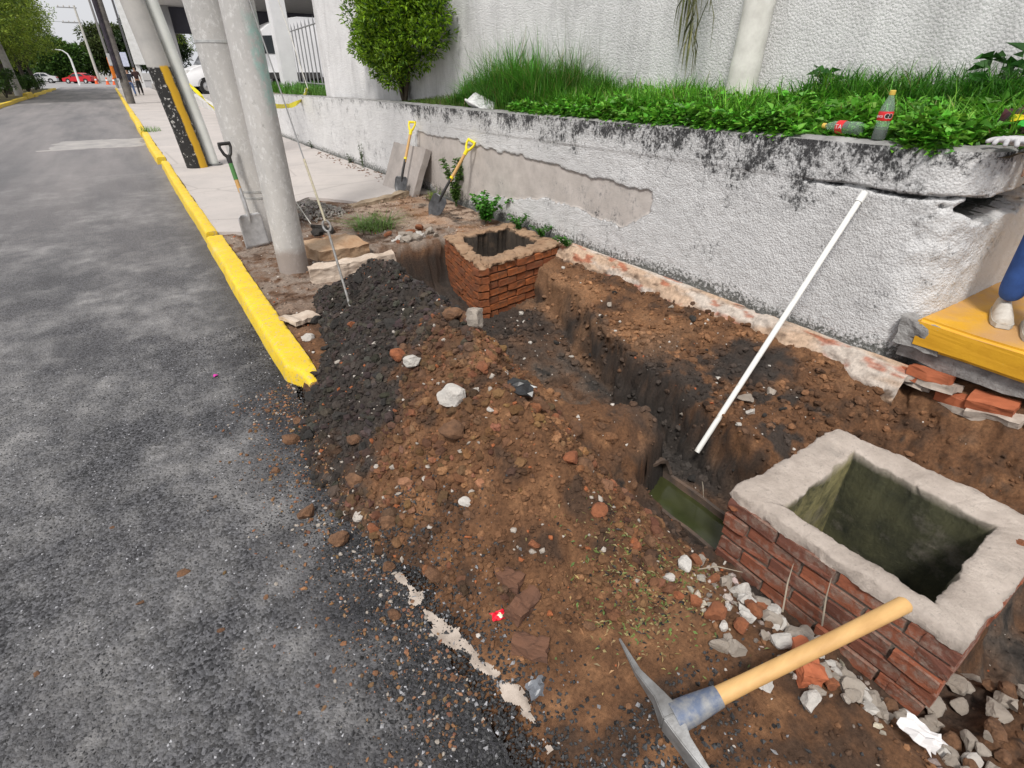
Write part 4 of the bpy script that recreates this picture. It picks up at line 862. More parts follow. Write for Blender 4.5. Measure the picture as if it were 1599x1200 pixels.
# broken drain pipe with stagnant water running into the near chamber
dp = empty('drain_pipe', (1.90, 1.2, -.36), 'broken clay drain pipe with green water leading to the brick chamber', 'drain pipe')
M_clay = mat('clay_pipe', (.13, .085, .06), (.05, .04, .034), .85, 10, 40, .5, .006)
def arc_pipe(y0, y1, a0, a1, ro, ri, n=20, k=8):
    V = []; F = []
    for i in range(k+1):
        y = y0+(y1-y0)*i/k
        for r in (ro, ri):
            for j in range(n+1):
                a = a0+(a1-a0)*j/n; wz = .008*float(fbm(y*9, a*2, 0, 2, 5)); V.append((math.cos(a)*(r+wz), y+(.03*float(fbm(a*2, 3., 0, 2, 9)) if i == 0 else 0), math.sin(a)*(r+wz)))
    m = n+1
    for i in range(k):
        b = i*2*m; c = (i+1)*2*m
        for j in range(n): F += [(b+j, b+j+1, c+j+1, c+j), (b+m+j, c+m+j, c+m+j+1, b+m+j+1)]
        F += [(b, c, c+m, b+m), (b+n, b+m+n, c+m+n, c+n)]
    F += [(j, m+j, m+j+1, j+1) for j in range(n)]
    return MB().add(V, F)
arc_pipe(.24, .62, 0, 2*math.pi, .135, .115).build('whole_pipe', M_clay, dp, True)
arc_pipe(-.30, .27, math.pi, 2*math.pi, .133, .113).build('open_channel', M_clay, dp, True)
MB().add([(-.11, -.30, -.035), (.11, -.30, -.035), (.11, .6, -.035), (-.11, .6, -.035)], [(0, 1, 2, 3)]).build('stagnant_water', mat('green_water', (.045, .05, .018), (.03, .034, .014), .08, 6), dp)

# ------------------------------------------------------------------ step and broken footing at the right end
st_ = empty('painted_step', (3.9, .6, .3), 'orange yellow painted concrete step at the end of the wall', 'step')
def step_mat():
    m, t, b = nodes('step_yellow'); c = mixc(t, ramp(t, noise(t, 4, 7, .6), .3, .7), (.74, .40, .02), (.60, .30, .015))
    geo = t.nodes.new('ShaderNodeNewGeometry'); sx = t.nodes.new('ShaderNodeSeparateXYZ'); t.links.new(geo.outputs['Normal'], sx.inputs[0])
    wear = math_(t, 'MULTIPLY', ramp(t, sx.outputs[2], .8, .95), ramp(t, noise(t, 3.3, 6, .6), .35, .6)); c = mixc(t, math_(t, 'MULTIPLY', wear, .75), c, (.46, .27, .15))
    c = mixc(t, ramp(t, noise(t, 15, 7, .7), .66, .69), c, (.30, .24, .20)); t.links.new(c, b.inputs['Base Color']); b.inputs['Roughness'].default_value = .6; bump(t, b, noise(t, 40, 6, .7), .35, .005); return m
o = MB().box((3.375, -.5, .262), (5.0, 1.02, .42)).build('tread', step_mat(), bevel=.018, seg=3); subdiv(o, 5); jitter(o, .012, 7, 5); child(o, st_)
o = MB().box((3.42, -.5, .165), (4.98, 1.06, .258)).build('concrete_base', mat('rough_grey', (.36, .35, .34), (.16, .15, .145), .95, 10, 40, .9, .015)); subdiv(o, 14); jitter(o, .02, 7, 6); child(o, st_)
o = MB().box((3.38, .86, .25), (3.48, 1.10, .40)).build('grey_end', _mc['rough_grey']); subdiv(o, 6); jitter(o, .03, 14, 7); child(o, st_)
for i, (x, y, z, rz, rx) in enumerate(((3.41, .86, .125, 1.45, .2), (3.41, .56, .09, 1.6, -.25), (3.43, .30, .08, 1.5, .1), (3.43, .70, .04, 1.5, 0), (3.44, .98, .07, 1.2, .4))):
    o = MB().box((-.10, -.05, -.028), (.10, .05, .028)).build('footing_brick', mat('brick_bright', (.42, .12, .05))); subdiv(o, 3); jitter(o, .014, 16, i); child(o, st_); o.location = (x, y, z); o.rotation_euler = (rx, .1, rz)
    o2 = MB().box((-.12, -.05, -.02), (.12, .06, .02)).build('footing_mortar', mat('pale_mortar', (.5, .45, .4))); subdiv(o2, 4); jitter(o2, .02, 14, i+9); child(o2, st_); o2.location = (x+.005, y-.03, z-.045); o2.rotation_euler = (rx, .15, rz)

# ------------------------------------------------------------------ tools
M_wood = mat('ash_wood', (.60, .36, .13), (.45, .25, .08), .5, 5, 40, .15, .002, stretch=(1, 1, .12)); M_blade = mat('shovel_steel', (.11, .11, .115), (.05, .05, .052), .5, 14, 60, .3, metal=.6)
M_yel = mat('grip_yellow', (.88, .72, .01), (.76, .60, .01), .4, 6); M_blk = mat('black_plastic', (.02, .02, .022), (.035, .033, .03), .5)
def place(o, tip, grip, face):
    """local: blade tip at origin, tool axis +Z, blade face +Y"""
    t, gq = Vector(tip), Vector(grip); z = (gq-t).normalized(); y = Vector(face); y = (y-z*y.dot(z)).normalized(); x = y.cross(z)
    M = Matrix((x, y, z)).transposed().to_4x4(); M.translation = t; o.matrix_world = M; o.location = t; o.rotation_euler = M.to_euler()
def shovel(label, tip, grip, face, pointed, colors, blade_m, bl=.27, bw_=.22):
    L = (Vector(grip)-Vector(tip)).length; o = empty('shovel', tip, label, 'shovel'); nx_, nz_ = 12, 14; V = []
    for j in range(nz_+1):
        f = j/nz_; z = f*bl
        wv = bw_*.5*(min(1, (f/.45)**.55) if pointed else 1-.06*f) if f < .86 else bw_*.5*(1-.28*((f-.86)/.14)**2)
        for i in range(nx_+1):
            u = i/nx_*2-1; V.append((u*max(wv, .004), .020*(u*u)*(1 if pointed else .8+.6*f)+.02*f*f-.035*(1-f)**2*0, z))
    F = [(j*(nx_+1)+i, j*(nx_+1)+i+1, (j+1)*(nx_+1)+i+1, (j+1)*(nx_+1)+i) for j in range(nz_) for i in range(nx_)]
    b = MB().add(V, F).build('blade', blade_m, o, True); md = b.modifiers.new('t', 'SOLIDIFY'); md.thickness = .004
    MB().tube([(0, .004, bl*.72), (0, .024, bl*.95), (0, .028, bl+.10), (0, .02, bl+.24)], [.012, .02, .021, .019], 12, sx=.8).build('socket', blade_m if not pointed else M_blk, o, True)
    z1 = L-.12
    MB().tube([(0, .02, bl+.20), (0, .012, (bl+z1)*.5), (0, .0, z1)], [.0185, .019, .018], 12).build('shaft', colors[0], o, True)
    if colors[2]: MB().tube([(0, .008, (bl+z1)*.5+.06), (0, .0, z1-.002)], [.0205, .0195], 12).build('shaft_paint', colors[2], o, True)
    if pointed: MB().tube([(0, .02, bl+.235), (0, .019, bl+.262)], .0215, 12).build('collar', M_yel, o, True)
    h = MB(); h.tube([(0, 0, z1-.05), (0, 0, z1+.02)], [.022, .024], 12)
    for s in (-1, 1): h.tube([(0, 0, z1), (s*.03, 0, z1+.03), (s*.05, 0, z1+.085), (s*.048, 0, z1+.118)], [.018, .015, .013, .014], 10)
    h.tube([(-.055, 0, z1+.12), (.055, 0, z1+.12)], .0155, 10); h.build('grip', colors[1], o, True)
    place(o, tip, grip, face); return o
shovel('flat steel shovel with green handle leaning on the concrete pole', (.79, 5.86, .075), (.735, 5.99, 1.02), (.25, -1, .1), False, (M_wood, M_blk, mat('green_paint', (.06, .22, .06), (.09, .20, .06), .6)), mat('worn_alloy', (.52, .52, .53), (.36, .36, .37), .5, 16, 50, .3, metal=.35), .32, .245)
shovel('yellow gripped shovel leaning on the tilted concrete slab', (2.95, 7.30, .10), (3.33, 7.52, 1.0), (-.8, -.5, .3), True, (M_wood, M_yel, None), M_blade, .26, .2)
shovel('yellow gripped shovel leaning on the wall beside the spindly weed', (2.86, 6.14, .03), (3.385, 5.98, .89), (-.8, -.5, .3), True, (M_wood, M_yel, None), M_blade, .30, .22)

# pickaxe lying with its handle on the chamber rubble
pk = empty('pickaxe', (.79, .40, .09), 'pickaxe with pale wooden handle and grey steel head on dirt', 'pickaxe')
o_ = Vector(pk.location); M_iron = mat('pick_iron', (.30, .30, .30), (.17, .165, .16), .55, 18, 70, .35, .003, metal=.45); M_paintb = mat('blue_worn_paint', (.11, .14, .21), (.27, .27, .27), .6, 24, 70, .3, .003, metal=.3, p=(.40, .62))
E0 = Vector((1.475, .195, .30)); H0 = Vector((.79, .40, .10)); dh = (E0-H0).normalized()
MB().tube([tuple(H0+dh*.03-o_), tuple(H0.lerp(E0, .3)-o_), tuple(H0.lerp(E0, .7)+Vector((0, 0, -.004))-o_), tuple(E0-dh*.008-o_), tuple(E0-o_)], [.028, .0235, .0225, .0235, .018], 18, sx=.85).build('handle', mat('pick_wood', (.62, .38, .15), (.40, .22, .075), .55, 9, 60, .25, .002, stretch=(.10, 1, 1), p=(.42, .72)), pk, True)
MB().tube([tuple(H0+dh*.0-o_), tuple(H0+dh*.05-o_), tuple(H0+dh*.135-o_)], [.041, .038, .029], 18, sx=.85).build('socket', M_paintb, pk, True)
hd_ = (Vector((.90, .66, .045))-Vector((.80, .28, .03))).normalized()
m = MB(); c = H0-dh*.01-o_
def blade_tube(pts, wid, thk, name, m_):
    V = []; F = []
    for p, w_, t_ in zip(pts, wid, thk):
        u = Vector((0, 0, 1)); s_ = dh
        V += [p-u*w_-s_*t_, p+u*w_-s_*t_, p+u*w_+s_*t_, p-u*w_+s_*t_]
    for i in range(len(pts)-1):
        for k in range(4): F.append((i*4+k, i*4+(k+1) % 4, (i+1)*4+(k+1) % 4, (i+1)*4+k))
    F += [(3, 2, 1, 0), tuple(len(pts)*4-4+k for k in range(4))]
    MB().add(V, F).build(name, m_, pk, True, bevel=.004)
bk = -dh
blade_tube([c+hd_*0.0, c+hd_*.06+bk*.002, c+hd_*.15+bk*.012-Vector((0, 0, .018)), c+hd_*.28+Vector((0, 0, -.05))], [.028, .020, .011, .003], [.028, .016, .009, .003], 'point', M_iron)
blade_tube([c-hd_*0.0, c-hd_*.06-Vector((0, 0, .005)), c-hd_*.13-Vector((0, 0, .022))+dh*.015, c-hd_*.24-Vector((0, 0, .055))+dh*.05], [.028, .026, .030, .036], [.028, .015, .009, .003], 'adze', M_iron)

# white pipe leaning against the wall
pv = empty('plastic_pipe', (2.36, 1.52, -.36), 'long white plastic pipe leaning from the trench against the wall', 'pipe')
a, b = Vector((2.36, 1.52, -.40)), Vector((3.372, 1.50, 1.01)); o_ = Vector(pv.location); d = (b-a).normalized()
MB().tube([tuple(a-o_), tuple(b-o_)], .0165, 14).build('tube', mat('pvc_white', (.78, .78, .75), (.40, .35, .29), .45, 16, p=(.56, .74)), pv, True)
MB().tube([tuple(b-o_-d*.055), tuple(b-o_+d*.004)], .0215, 14).build('coupling', mat('pvc_clean', (.82, .82, .80)), pv, True)

# concrete slab tilted against the wall; loose concrete pieces
def chunk(name, size, loc, rot, m, label, cat='concrete', amp=.02, sc=8, sub=6, group=None, seed=0):
    o = MB().box([-s/2 for s in size], [s/2 for s in size]).build(name, m); subdiv(o, sub*2); jitter(o, amp, sc, seed); jitter(o, amp*.22, sc*4, seed+50); o.location = loc; o.rotation_euler = rot
    return tag(o, label, cat, group)
M_cslab = mat('slab_concrete', (.40, .355, .33), (.31, .28, .26), .9, 5, 40, .4, .005); M_tanc = mat('tan_concrete', (.50, .36, .24), (.34, .20, .11), .92, 5, 30, .7, .012); M_palec = mat('pale_chunk', (.56, .47, .39), (.42, .33, .26), .92, 7, 40, .6, .01)
chunk('concrete_slab', (.09, .95, .66), (3.22, 7.65, .38), (0, R(24), R(4)), M_cslab, 'square concrete slab tilted up against the white wall', amp=.012, sc=6)
chunk('broken_slab_edge', (.9, .16, .075), (2.60, 7.16, .10), (0, R(-4), R(14)), mat('slab_edge', (.36, .28, .2), (.2, .15, .1), .95, 8, 40, .6), 'cracked raised slab edge below the tilted slab', amp=.03)
chunk('concrete_block', (.52, .42, .15), (1.38, 5.28, .09), (R(3), R(2), R(12)), M_tanc, 'tan broken concrete block beside the utility pole', amp=.04, sc=5)
chunk('concrete_strip', (.74, .13, .14), (1.32, 4.50, .13), (0, R(-3), R(-7)), M_palec, 'long pale broken concrete strip between pole and heap', amp=.03, sc=7, sub=9)
chunk('concrete_plate', (.20, .15, .03), (.66, 3.72, .095), (.05, .1, .4), M_palec, 'flat pale concrete fragment between kerb and black mud', amp=.03)

# ------------------------------------------------------------------ bottles, glove, crate, bag on the planter
def bottle(label, loc, rot, liquid):
    o = empty('soda_bottle', loc, label, 'bottle'); o.rotation_euler = rot; o.scale = (.84,)*3
    gl, t, b = nodes('clear_glass') if 'clear_glass' not in bpy.data.materials else (bpy.data.materials['clear_glass'], None, None)
    if t: b.inputs['Base Color'].default_value = (.72, .86, .78, 1); b.inputs['Roughness'].default_value = .06; b.inputs['Transmission Weight'].default_value = .85; b.inputs['IOR'].default_value = 1.2
    prof = [(.0, .0), (.036, .0), (.041, .012), (.041, .07), (.0385, .09), (.041, .11), (.0415, .165), (.037, .19), (.026, .225), (.017, .25), (.0145, .262)]
    MB().lathe(prof, 20).build('glass_body', gl, o, True)
    MB().lathe([(.0425, .112), (.0432, .114), (.0432, .163), (.0425, .165)], 24).build('label_band', mat('label_red', (.68, .02, .025), (.6, .02, .02), .4), o, True)
    MB().lathe([(.0, .258), (.0165, .258), (.0175, .262), (.0175, .283), (.014, .286), (.0, .286)], 18).build('cap', mat('cap_gold', (.80, .55, .10), rough=.4), o, True)
    if liquid: MB().lathe([(0, .003), (.034, .003), (.0385, .013), (.0385, .062), (0, .062)], 18).build('cola', mat('cola', (.012, .006, .004), rough=.1), o, True)
    return o
b1 = bottle('upright glass soda bottle with red label and gold cap', (3.485, 1.57, 1.275), (0, 0, 0), True)
# two dark nutrition seals on the label's front
for a in (-2.45, -1.98):
    for r_, mm in ((.0155, mat('seal_white', (.8, .8, .8))), (.0135, mat('seal_black', (.015, .015, .015)))):
        V = []; k = 8 if r_ < .0155 else 16; rad = .0436 if r_ == .0155 else .0440
        for i in range(k): q = 2*math.pi*i/k+.39; aa = a+math.cos(q)*r_/rad; V.append((math.cos(aa)*rad, math.sin(aa)*rad, .140+math.sin(q)*r_))
        MB().add(V, [tuple(range(k))]).build('seal', mm, b1)
b2 = bottle('soda bottle lying on its side with red label in the weeds', (3.515, 1.69, 1.318), (R(-90), 0, R(-6)), False)
# white lettering on the lying bottle's label
def text(name, s, size, m, parent, M):
    cu = bpy.data.curves.new(name, 'FONT'); cu.body = s; cu.size = size; cu.extrude = .0004; cu.align_x = 'CENTER'; cu.align_y = 'CENTER'
    tmp = bpy.data.objects.new(name, cu); COL.objects.link(tmp); dg = bpy.context.evaluated_depsgraph_get(); me = bpy.data.meshes.new_from_object(tmp.evaluated_get(dg)); bpy.data.objects.remove(tmp)
    me.materials.clear(); me.materials.append(m); o = link(bpy.data.objects.new(name, me), parent); o.matrix_local = M; return o
for i, (dx) in enumerate((0,)):
    text('lettering', 'TA', .040, mat('seal_white', (.8, .8, .8)), b2, Matrix(((0, 0, -1, -.0436), (0, -1, 0, -.004), (-1, 0, 0, .138), (0, 0, 0, 1))))
text('lettering', 'oca', .026, mat('seal_white', (.8, .8, .8)), b1, Matrix.Translation((-.0438, .012, .139)) @ Matrix.Rotation(R(-90), 4, 'Z') @ Matrix.Rotation(R(90), 4, 'X'))
# work glove
def skin(name, chains, m, parent=None, sub=2, root=0):
    """chains: list of [(x,y,z,r), ...]; a chain may start with an int = index of an existing vertex"""
    V, E, Rr = [], [], []
    for ch in chains:
        prev = None
        for q in ch:
            if isinstance(q, int): prev = q; continue
            V.append(q[:3]); Rr.append(q[3]); idx = len(V)-1
            if prev is not None: E.append((prev, idx))
            prev = idx
    me = bpy.data.meshes.new(name); me.from_pydata(V, E, []); o = link(bpy.data.objects.new(name, me), parent)
    me.materials.append(m); sk = o.modifiers.new('skin', 'SKIN'); sk.use_smooth_shade = True
    for i, r in enumerate(Rr):
        sv = me.skin_vertices[0].data[i]; sv.radius = r if hasattr(r, '__len__') else (r, r); sv.use_root = (i == root)
    ss_ = o.modifiers.new('sub', 'SUBSURF'); ss_.levels = sub; ss_.render_levels = sub; return o
gv = empty('work_glove', (3.56, .985, 1.285), 'grey and white work glove lying on the wall corner', 'glove', rz=R(12))
M_glove = mat('glove_grey', (.58, .57, .58), (.36, .355, .37), .85, 14, 90, .4, .002)
skin('glove_body', [[(.10, -.06, .02, (.042, .026)), (.04, -.03, .028, (.05, .026)), (-.02, 0, .03, (.05, .022)), (-.05, .01, .03, (.045, .018))],
    [3, (-.09, .045, .034, .013), (-.13, .06, .036, .012), (-.16, .065, .018, .010)], [3, (-.10, .018, .036, .013), (-.15, .022, .038, .012), (-.18, .02, .015, .010)], [3, (-.10, -.008, .034, .013), (-.145, -.016, .036, .012), (-.175, -.022, .015, .010)], [3, (-.085, -.034, .03, .012), (-.12, -.05, .03, .011), (-.14, -.058, .014, .009)], [1, (.02, .05, .03, .015), (-.02, .085, .03, .013), (-.055, .105, .02, .011)]], M_glove, gv)
MB().tube([(.13, -.075, .018), (.155, -.09, .018)], [.046, .044], 14, sx=.6).build('cuff', M_blk, gv, True)
cr = empty('foam_tray', (3.62, 6.1, 1.20), 'white plastic tray with dark slots dumped in the grass', 'litter', rz=R(20)); cr.rotation_euler = (R(30), R(-20), R(115))
MB().prism([(-.20, 0), (.20, 0), (.155, .12), (-.155, .12)], (1, 0, 0), (0, 0, 1), (0, .10, 0)).build('shell', M_white, cr, bevel=.01)
MB().box((-.215, -.012, -.018), (.215, .115, .004)).build('lid_rim', M_white, cr, bevel=.005)
MB().box((-.09, -.004, .045), (.07, .004, .07)).build('slot', M_blk, cr); MB().box((.10, -.004, .05), (.125, .004, .075)).build('slot', M_blk, cr)
bg_ = empty('litter_bag', (3.95, 1.0, 1.27), 'crumpled dark bag with green and yellow prints in the weeds', 'litter')
o = MB().box((-.12, -.14, 0), (.12, .14, .17)).build('bag_body', mat('bag_dark', (.03, .03, .035), (.12, .02, .03), .35, 12), bg_, True); subdiv(o, 6); jitter(o, .06, 9, 4)
for (y, z, c_, nm) in ((.085, .13, (.85, .7, .02), 'p_yel'), (.03, .10, (.06, .55, .06), 'p_grn'), (-.02, .085, (.6, .03, .03), 'p_red')):
    o = MB().box((-.155, y-.03, z-.012), (-.13, y+.03, z+.012)).build('print_patch', mat(nm, c_, rough=.4), bg_); subdiv(o, 2); jitter(o, .015, 20, 2)
tag(ribbon('white_rag', [(3.95, 15.3, 1.07), (4.0, 15.5, 1.12), (4.08, 15.7, 1.20), (4.2, 15.9, 1.18), (4.25, 16.0, 1.12)], .12, 'x', M_white), 'crumpled white plastic scrap on the grass by the tape', 'litter')

# ------------------------------------------------------------------ stones and clods
ICO = None
def ico(sub):
    if sub == 0: return np.array([(1, 0, 0), (-1, 0, 0), (0, 1, 0), (0, -1, 0), (0, 0, 1), (0, 0, -1.)]), np.array([(0, 2, 4), (2, 1, 4), (1, 3, 4), (3, 0, 4), (2, 0, 5), (1, 2, 5), (3, 1, 5), (0, 3, 5)])
    bm = bmesh.new(); bmesh.ops.create_icosphere(bm, subdivisions=sub, radius=1); V = np.array([v.co[:] for v in bm.verts]); F = np.array([[v.index for v in f.verts] for f in bm.faces]); bm.free(); return V, F
def rocks(name, P, size, C, m, sub=1, flat=.7, ang=.35, sink=.2, **k):
    bv, bf = ico(sub); n = len(P); nv = len(bv)
    q = rng.normal(size=(n, 4)); q /= np.linalg.norm(q, axis=1, keepdims=True); a, b, c, d = q.T
    Rm = np.stack([1-2*(c*c+d*d), 2*(b*c-a*d), 2*(b*d+a*c), 2*(b*c+a*d), 1-2*(b*b+d*d), 2*(c*d-a*b), 2*(b*d-a*c), 2*(c*d+a*b), 1-2*(b*b+c*c)], 1).reshape(n, 3, 3)
    sc = np.stack([rng.uniform(.75, 1.3, n), rng.uniform(.6, 1.1, n), rng.uniform(.45, .95, n)*flat/.7], 1)
    V = bv[None]*(1+rng.uniform(-ang, ang, (n, nv, 1)))*sc[:, None]; V = np.einsum('nij,nkj->nki', Rm, V)*size[:, None, None]; V[..., 2] *= .8
    P = P.copy(); P[:, 2] += size*(.5-sink); V = (V+P[:, None]).reshape(-1, 3)
    F = (bf[None]+(np.arange(n)*nv)[:, None, None]).reshape(-1, 3); return np_obj(name, V, F, m, col=np.repeat(C, nv, 0), **k)
def heap_pts(n, x0=.15, x1=2.05, y0=.6, y1=4.35):
    x = rng.uniform(x0, x1, n*3+60); y = rng.uniform(y0, y1, n*3+60); k = heap_h(x, y) > .01; x, y = x[k][:n], y[k][:n]; return x, y
def heapcol(x, y, z): return soil_col(x, y, z, True)
x, y = heap_pts(16000); z = heap_z(x, y); s = .004+.012*rng.uniform(0, 1, len(x))**3; c = heapcol(x, y, z)*rng.uniform(.6, 1.5, (len(x), 1))
pale = rng.uniform(0, 1, len(x)); c[pale > .975] = (.36, .32, .28); c[(pale > .955) & (pale < .975)] = (.30, .10, .04)
tag(rocks('soil_crumbs', np.stack([x, y, z], 1), s, c, M_clod, 1), 'loose crumbs of soil covering the heap', 'soil', kind='stuff')
x = rng.uniform(.45, 3.3, 15000); y = rng.uniform(-.5, 7.2, 15000)**1.0; k = (heap_h(x, y) < .01) & ~((x > 1.66) & (x < 2.54) & (y > .0) & (y < .93)) & ~((x > 2.2) & (y > 3.9) & (y < 5.2)); x, y = x[k], y[k]; z = ground_z(x, y); s = .003+.011*rng.uniform(0, 1, len(x))**4
c = soil_col(x, y, z, False)*rng.uniform(.6, 1.7, (len(x), 1)); pale = rng.uniform(0, 1, len(x)); c[pale > .94] = (.50, .46, .42); c[(pale > .92) & (pale < .94)] = (.34, .10, .04)
tag(rocks('ground_crumbs', np.stack([x, y, z], 1), s, c, M_clod, 1), 'crumbs and pebbles strewn over the dug ground', 'pebbles', kind='stuff')
x, y = heap_pts(8000); z = heap_z(x, y); kk = rng.uniform(-.45, .45, len(x)) < fbm(x*2.6, y*2.6, 0, 3, 181)+.1; x, y, z = x[kk], y[kk], z[kk]; s = .005+.026*rng.uniform(0, 1, len(x))**3.2; c = heapcol(x, y, z)*rng.uniform(.7, 1.6, (len(x), 1))*(1+rng.uniform(-.12, .12, (len(x), 3))); pale = rng.uniform(0, 1, len(x)); c[pale > .99] = (.42, .38, .34)
tag(rocks('soil_clods', np.stack([x, y, z], 1), s, c, M_clod, 2, ang=.27, sink=.4), 'small lumpy clods bedded all over the dirt heap', 'soil', kind='stuff')
x = rng.uniform(1.3, 3.35, 15000); y = rng.uniform(.2, 4.3, 15000); k = (heap_h(x, y) < .01) & ~((x < 2.56) & (y < .93)) & ~((x > 2.2) & (y > 3.9)) & ~((np.abs(x-1.9) < .13) & (y < 1.5)); x, y = x[k], y[k]; k = rng.uniform(-.5, .4, len(x)) < fbm(x*2.5, y*2.5, 0, 3, 24)+.25*sst(.25, .0, np.abs(x-_xr(y))); x, y = x[k], y[k]; z = ground_z(x, y)
s = .005+.026*rng.uniform(0, 1, len(x))**3.5; c = soil_col(x, y, z, False)*rng.uniform(.6, 1.7, (len(x), 1)); pale = rng.uniform(0, 1, len(x)); c[pale > .985] = (.45, .42, .38)
tag(rocks('bank_clods', np.stack([x, y, z], 1), s, c, M_clod, 2, ang=.2, sink=.35), 'crumbled clods over the trench floor and bank', 'soil', kind='stuff')
# asphalt aggregate near the camera, and the loose dark gravel rim of the fresh asphalt
n = 100000; y = .25+3.8*rng.uniform(0, 1, n)**1.6; x = rng.uniform(-2.6, .46, n); k = (x > -.95-.62*y); x, y = x[k], y[k]
dens_ = fbm(x*1.2, y*1.2, 0, 4, 160); k = (rng.uniform(-.75, .3, len(x)) < dens_+.55*sst(.0, .4, x)); x, y = x[k], y[k]; n = len(x); s = rng.uniform(.0028, .0062, n)*(1+.35*sst(.1, .4, x))
lum = rng.uniform(.014, .12, n)*(1+.5*fbm(x*.9, y*.9, 0, 3, 171))*(1-.72*sst(-.25, .2, x+.5*fbm(x*2, y*2, 0, 3, 172))); lum[rng.uniform(0, 1, n) > .965] = .36; c = lum[:, None]*np.array((1, 1, 1.06))
tag(rocks('asphalt_gravel', np.stack([x, y, 0*x], 1), s, c, vcmat('gravel', .6, .3, 90, None, spec=.45), 0, sink=.55, ang=.3), 'dark asphalt aggregate on the road surface', 'gravel', kind='stuff')
n = 900; x = rng.uniform(1.15, 1.75, n); y = rng.uniform(-.3, .75, n); kk = (x < 1.66) & (rng.uniform(-.3, .5, n) < fbm(x*5, y*5, 0, 3, 190)+.1); x, y = x[kk], y[kk]; z = surf_z(x, y); n = len(x)
tag(rocks('rubble_chips', np.stack([x, y, z], 1), .004+.014*rng.uniform(0, 1, n)**2, vary((.34, .29, .25), n, .5, .06), M_clod, 1, sink=.2, ang=.4), 'small grey rubble chips strewn along the brick chamber', 'rubble', kind='stuff')
n = 2600; y = rng.uniform(.7, 3.0, n); x = .40-np.abs(rng.normal(0, .17, n)); z = np.maximum(surf_z(x, y), 0); c = vary((.20, .105, .055), n, .4); c[rng.uniform(0, 1, n) > .85] = (.35, .31, .27)
tag(rocks('spilled_crumbs', np.stack([x, y, z], 1), .002+.008*rng.uniform(0, 1, n)**3, c, M_clod, 1, sink=.3), 'brown soil crumbs spilled on the asphalt beside the heap', 'soil', kind='stuff')
n = 5200; x = np.concatenate([rng.normal(.40, .13, n), rng.normal(.7, .18, 2200)]); y = np.concatenate([rng.uniform(.2, 1.6, n), rng.uniform(-.1, .5, 2200)]); z = np.maximum(surf_z(x, y), 0); m_ = len(x); lum = rng.uniform(.012, .05, m_); lum[rng.uniform(0, 1, m_) > .93] = .22
tag(rocks('loose_gravel', np.stack([x, y, z], 1), rng.uniform(.003, .009, m_), lum[:, None]*np.array((1, 1, 1.05)), _mc['gravel'], 0, sink=.3), 'loose black gravel along the broken asphalt edge', 'gravel', kind='stuff')
# individual stones: a few shared meshes, one object each
def rock_mesh(name, m, seed, sub=3, ang=.22, box=False):
    V, F = ico(sub); r = np.random.default_rng(seed)
    if box: V = np.sign(V)*np.abs(V)**.55
    for _ in range(5):                       # cut flat facets
        d = r.normal(size=3); d /= np.linalg.norm(d); h = r.uniform(.45, .8); t = V @ d; V = V-np.maximum(t-h, 0)[:, None]*d
    V = V*(1+ang*fbm(V[:, 0]*1.6+seed, V[:, 1]*1.6, V[:, 2]*1.6, 3, seed)[:, None])*(1+.07*fbm(V[:, 0]*7, V[:, 1]*7, V[:, 2]*7, 2, seed+5)[:, None])
    return np_mesh(name, V*np.array((1, .8, .62)), F, m, smooth=False)
def rmat(name, a, b_, dk=.45):
    m, t, b = nodes(name); oi = t.nodes.new('ShaderNodeObjectInfo'); c = mixc(t, oi.outputs['Random'], a, b_); c = mixc(t, ramp(t, noise(t, 1.6, 6, .7), .35, .7), c, tuple(x*dk for x in a))
    t.links.new(c, b.inputs['Base Color']); b.inputs['Roughness'].default_value = .93; bump(t, b, noise(t, 6, 7, .75), .5, .08); return m
RK = {k: [rock_mesh('stone', rmat('rock_'+k, a, b, .75 if k in ('white', 'grey') else .5), 300+10*j+i, box=(k in 'white grey')) for i in range(5)] for j, (k, a, b) in enumerate((('brown', (.17, .085, .045), (.26, .135, .07)), ('black', (.028, .025, .023), (.05, .044, .038)), ('white', (.68, .65, .61), (.55, .50, .45)), ('grey', (.44, .385, .33), (.30, .25, .205)), ('orange', (.36, .12, .05), (.28, .11, .05))))}
def stone(kind, x, y, size, label, cat, group=None, z=None, name='stone', sink=.25, flat=1.):
    o = link(bpy.data.objects.new(name, RK[kind][random.randint(0, 4)])); zz = float(surf_z(x, y)) if z is None else z
    o.location = (x, y, zz+size*(.55-sink)*flat); o.rotation_euler = (random.uniform(-.5, .5), random.uniform(-.5, .5), random.uniform(0, 6.28)); o.scale = (size, size*random.uniform(.8, 1.1), size*flat); return tag(o, label, cat, group)
for i in range(170):
    x, y = heap_pts(1); x, y = float(x[0]), float(y[0]); bl = heapcol(np.array([x]), np.array([y]), heap_z(np.array([x]), np.array([y])))[0][0] < .045
    s = .014+.045*random.random()**3
    if bl: stone('black', x, y, s, 'dark muddy clod on the black end of the dirt heap', 'clod', 'black clods on the heap')
    else: stone(random.choice(['brown', 'brown', 'brown', 'brown', 'orange']), x, y, s, 'brown earth clod on the brown end of the dirt heap', 'clod', 'brown clods on the heap')
for (x, y, s) in ((.33, 2.55, .03), (.26, 2.4, .045), (.18, 1.83, .05), (.25, 1.62, .052), (.36, 1.38, .032), (.22, 2.75, .02), (.14, 2.2, .022), (.10, 2.6, .015), (.30, 1.18, .024), (.05, 2.4, .012)):
    stone('brown', x, y, s, 'brown clod at the heap edge on the asphalt', 'clod', 'clods on the asphalt edge', z=max(0, float(surf_z(x, y))))
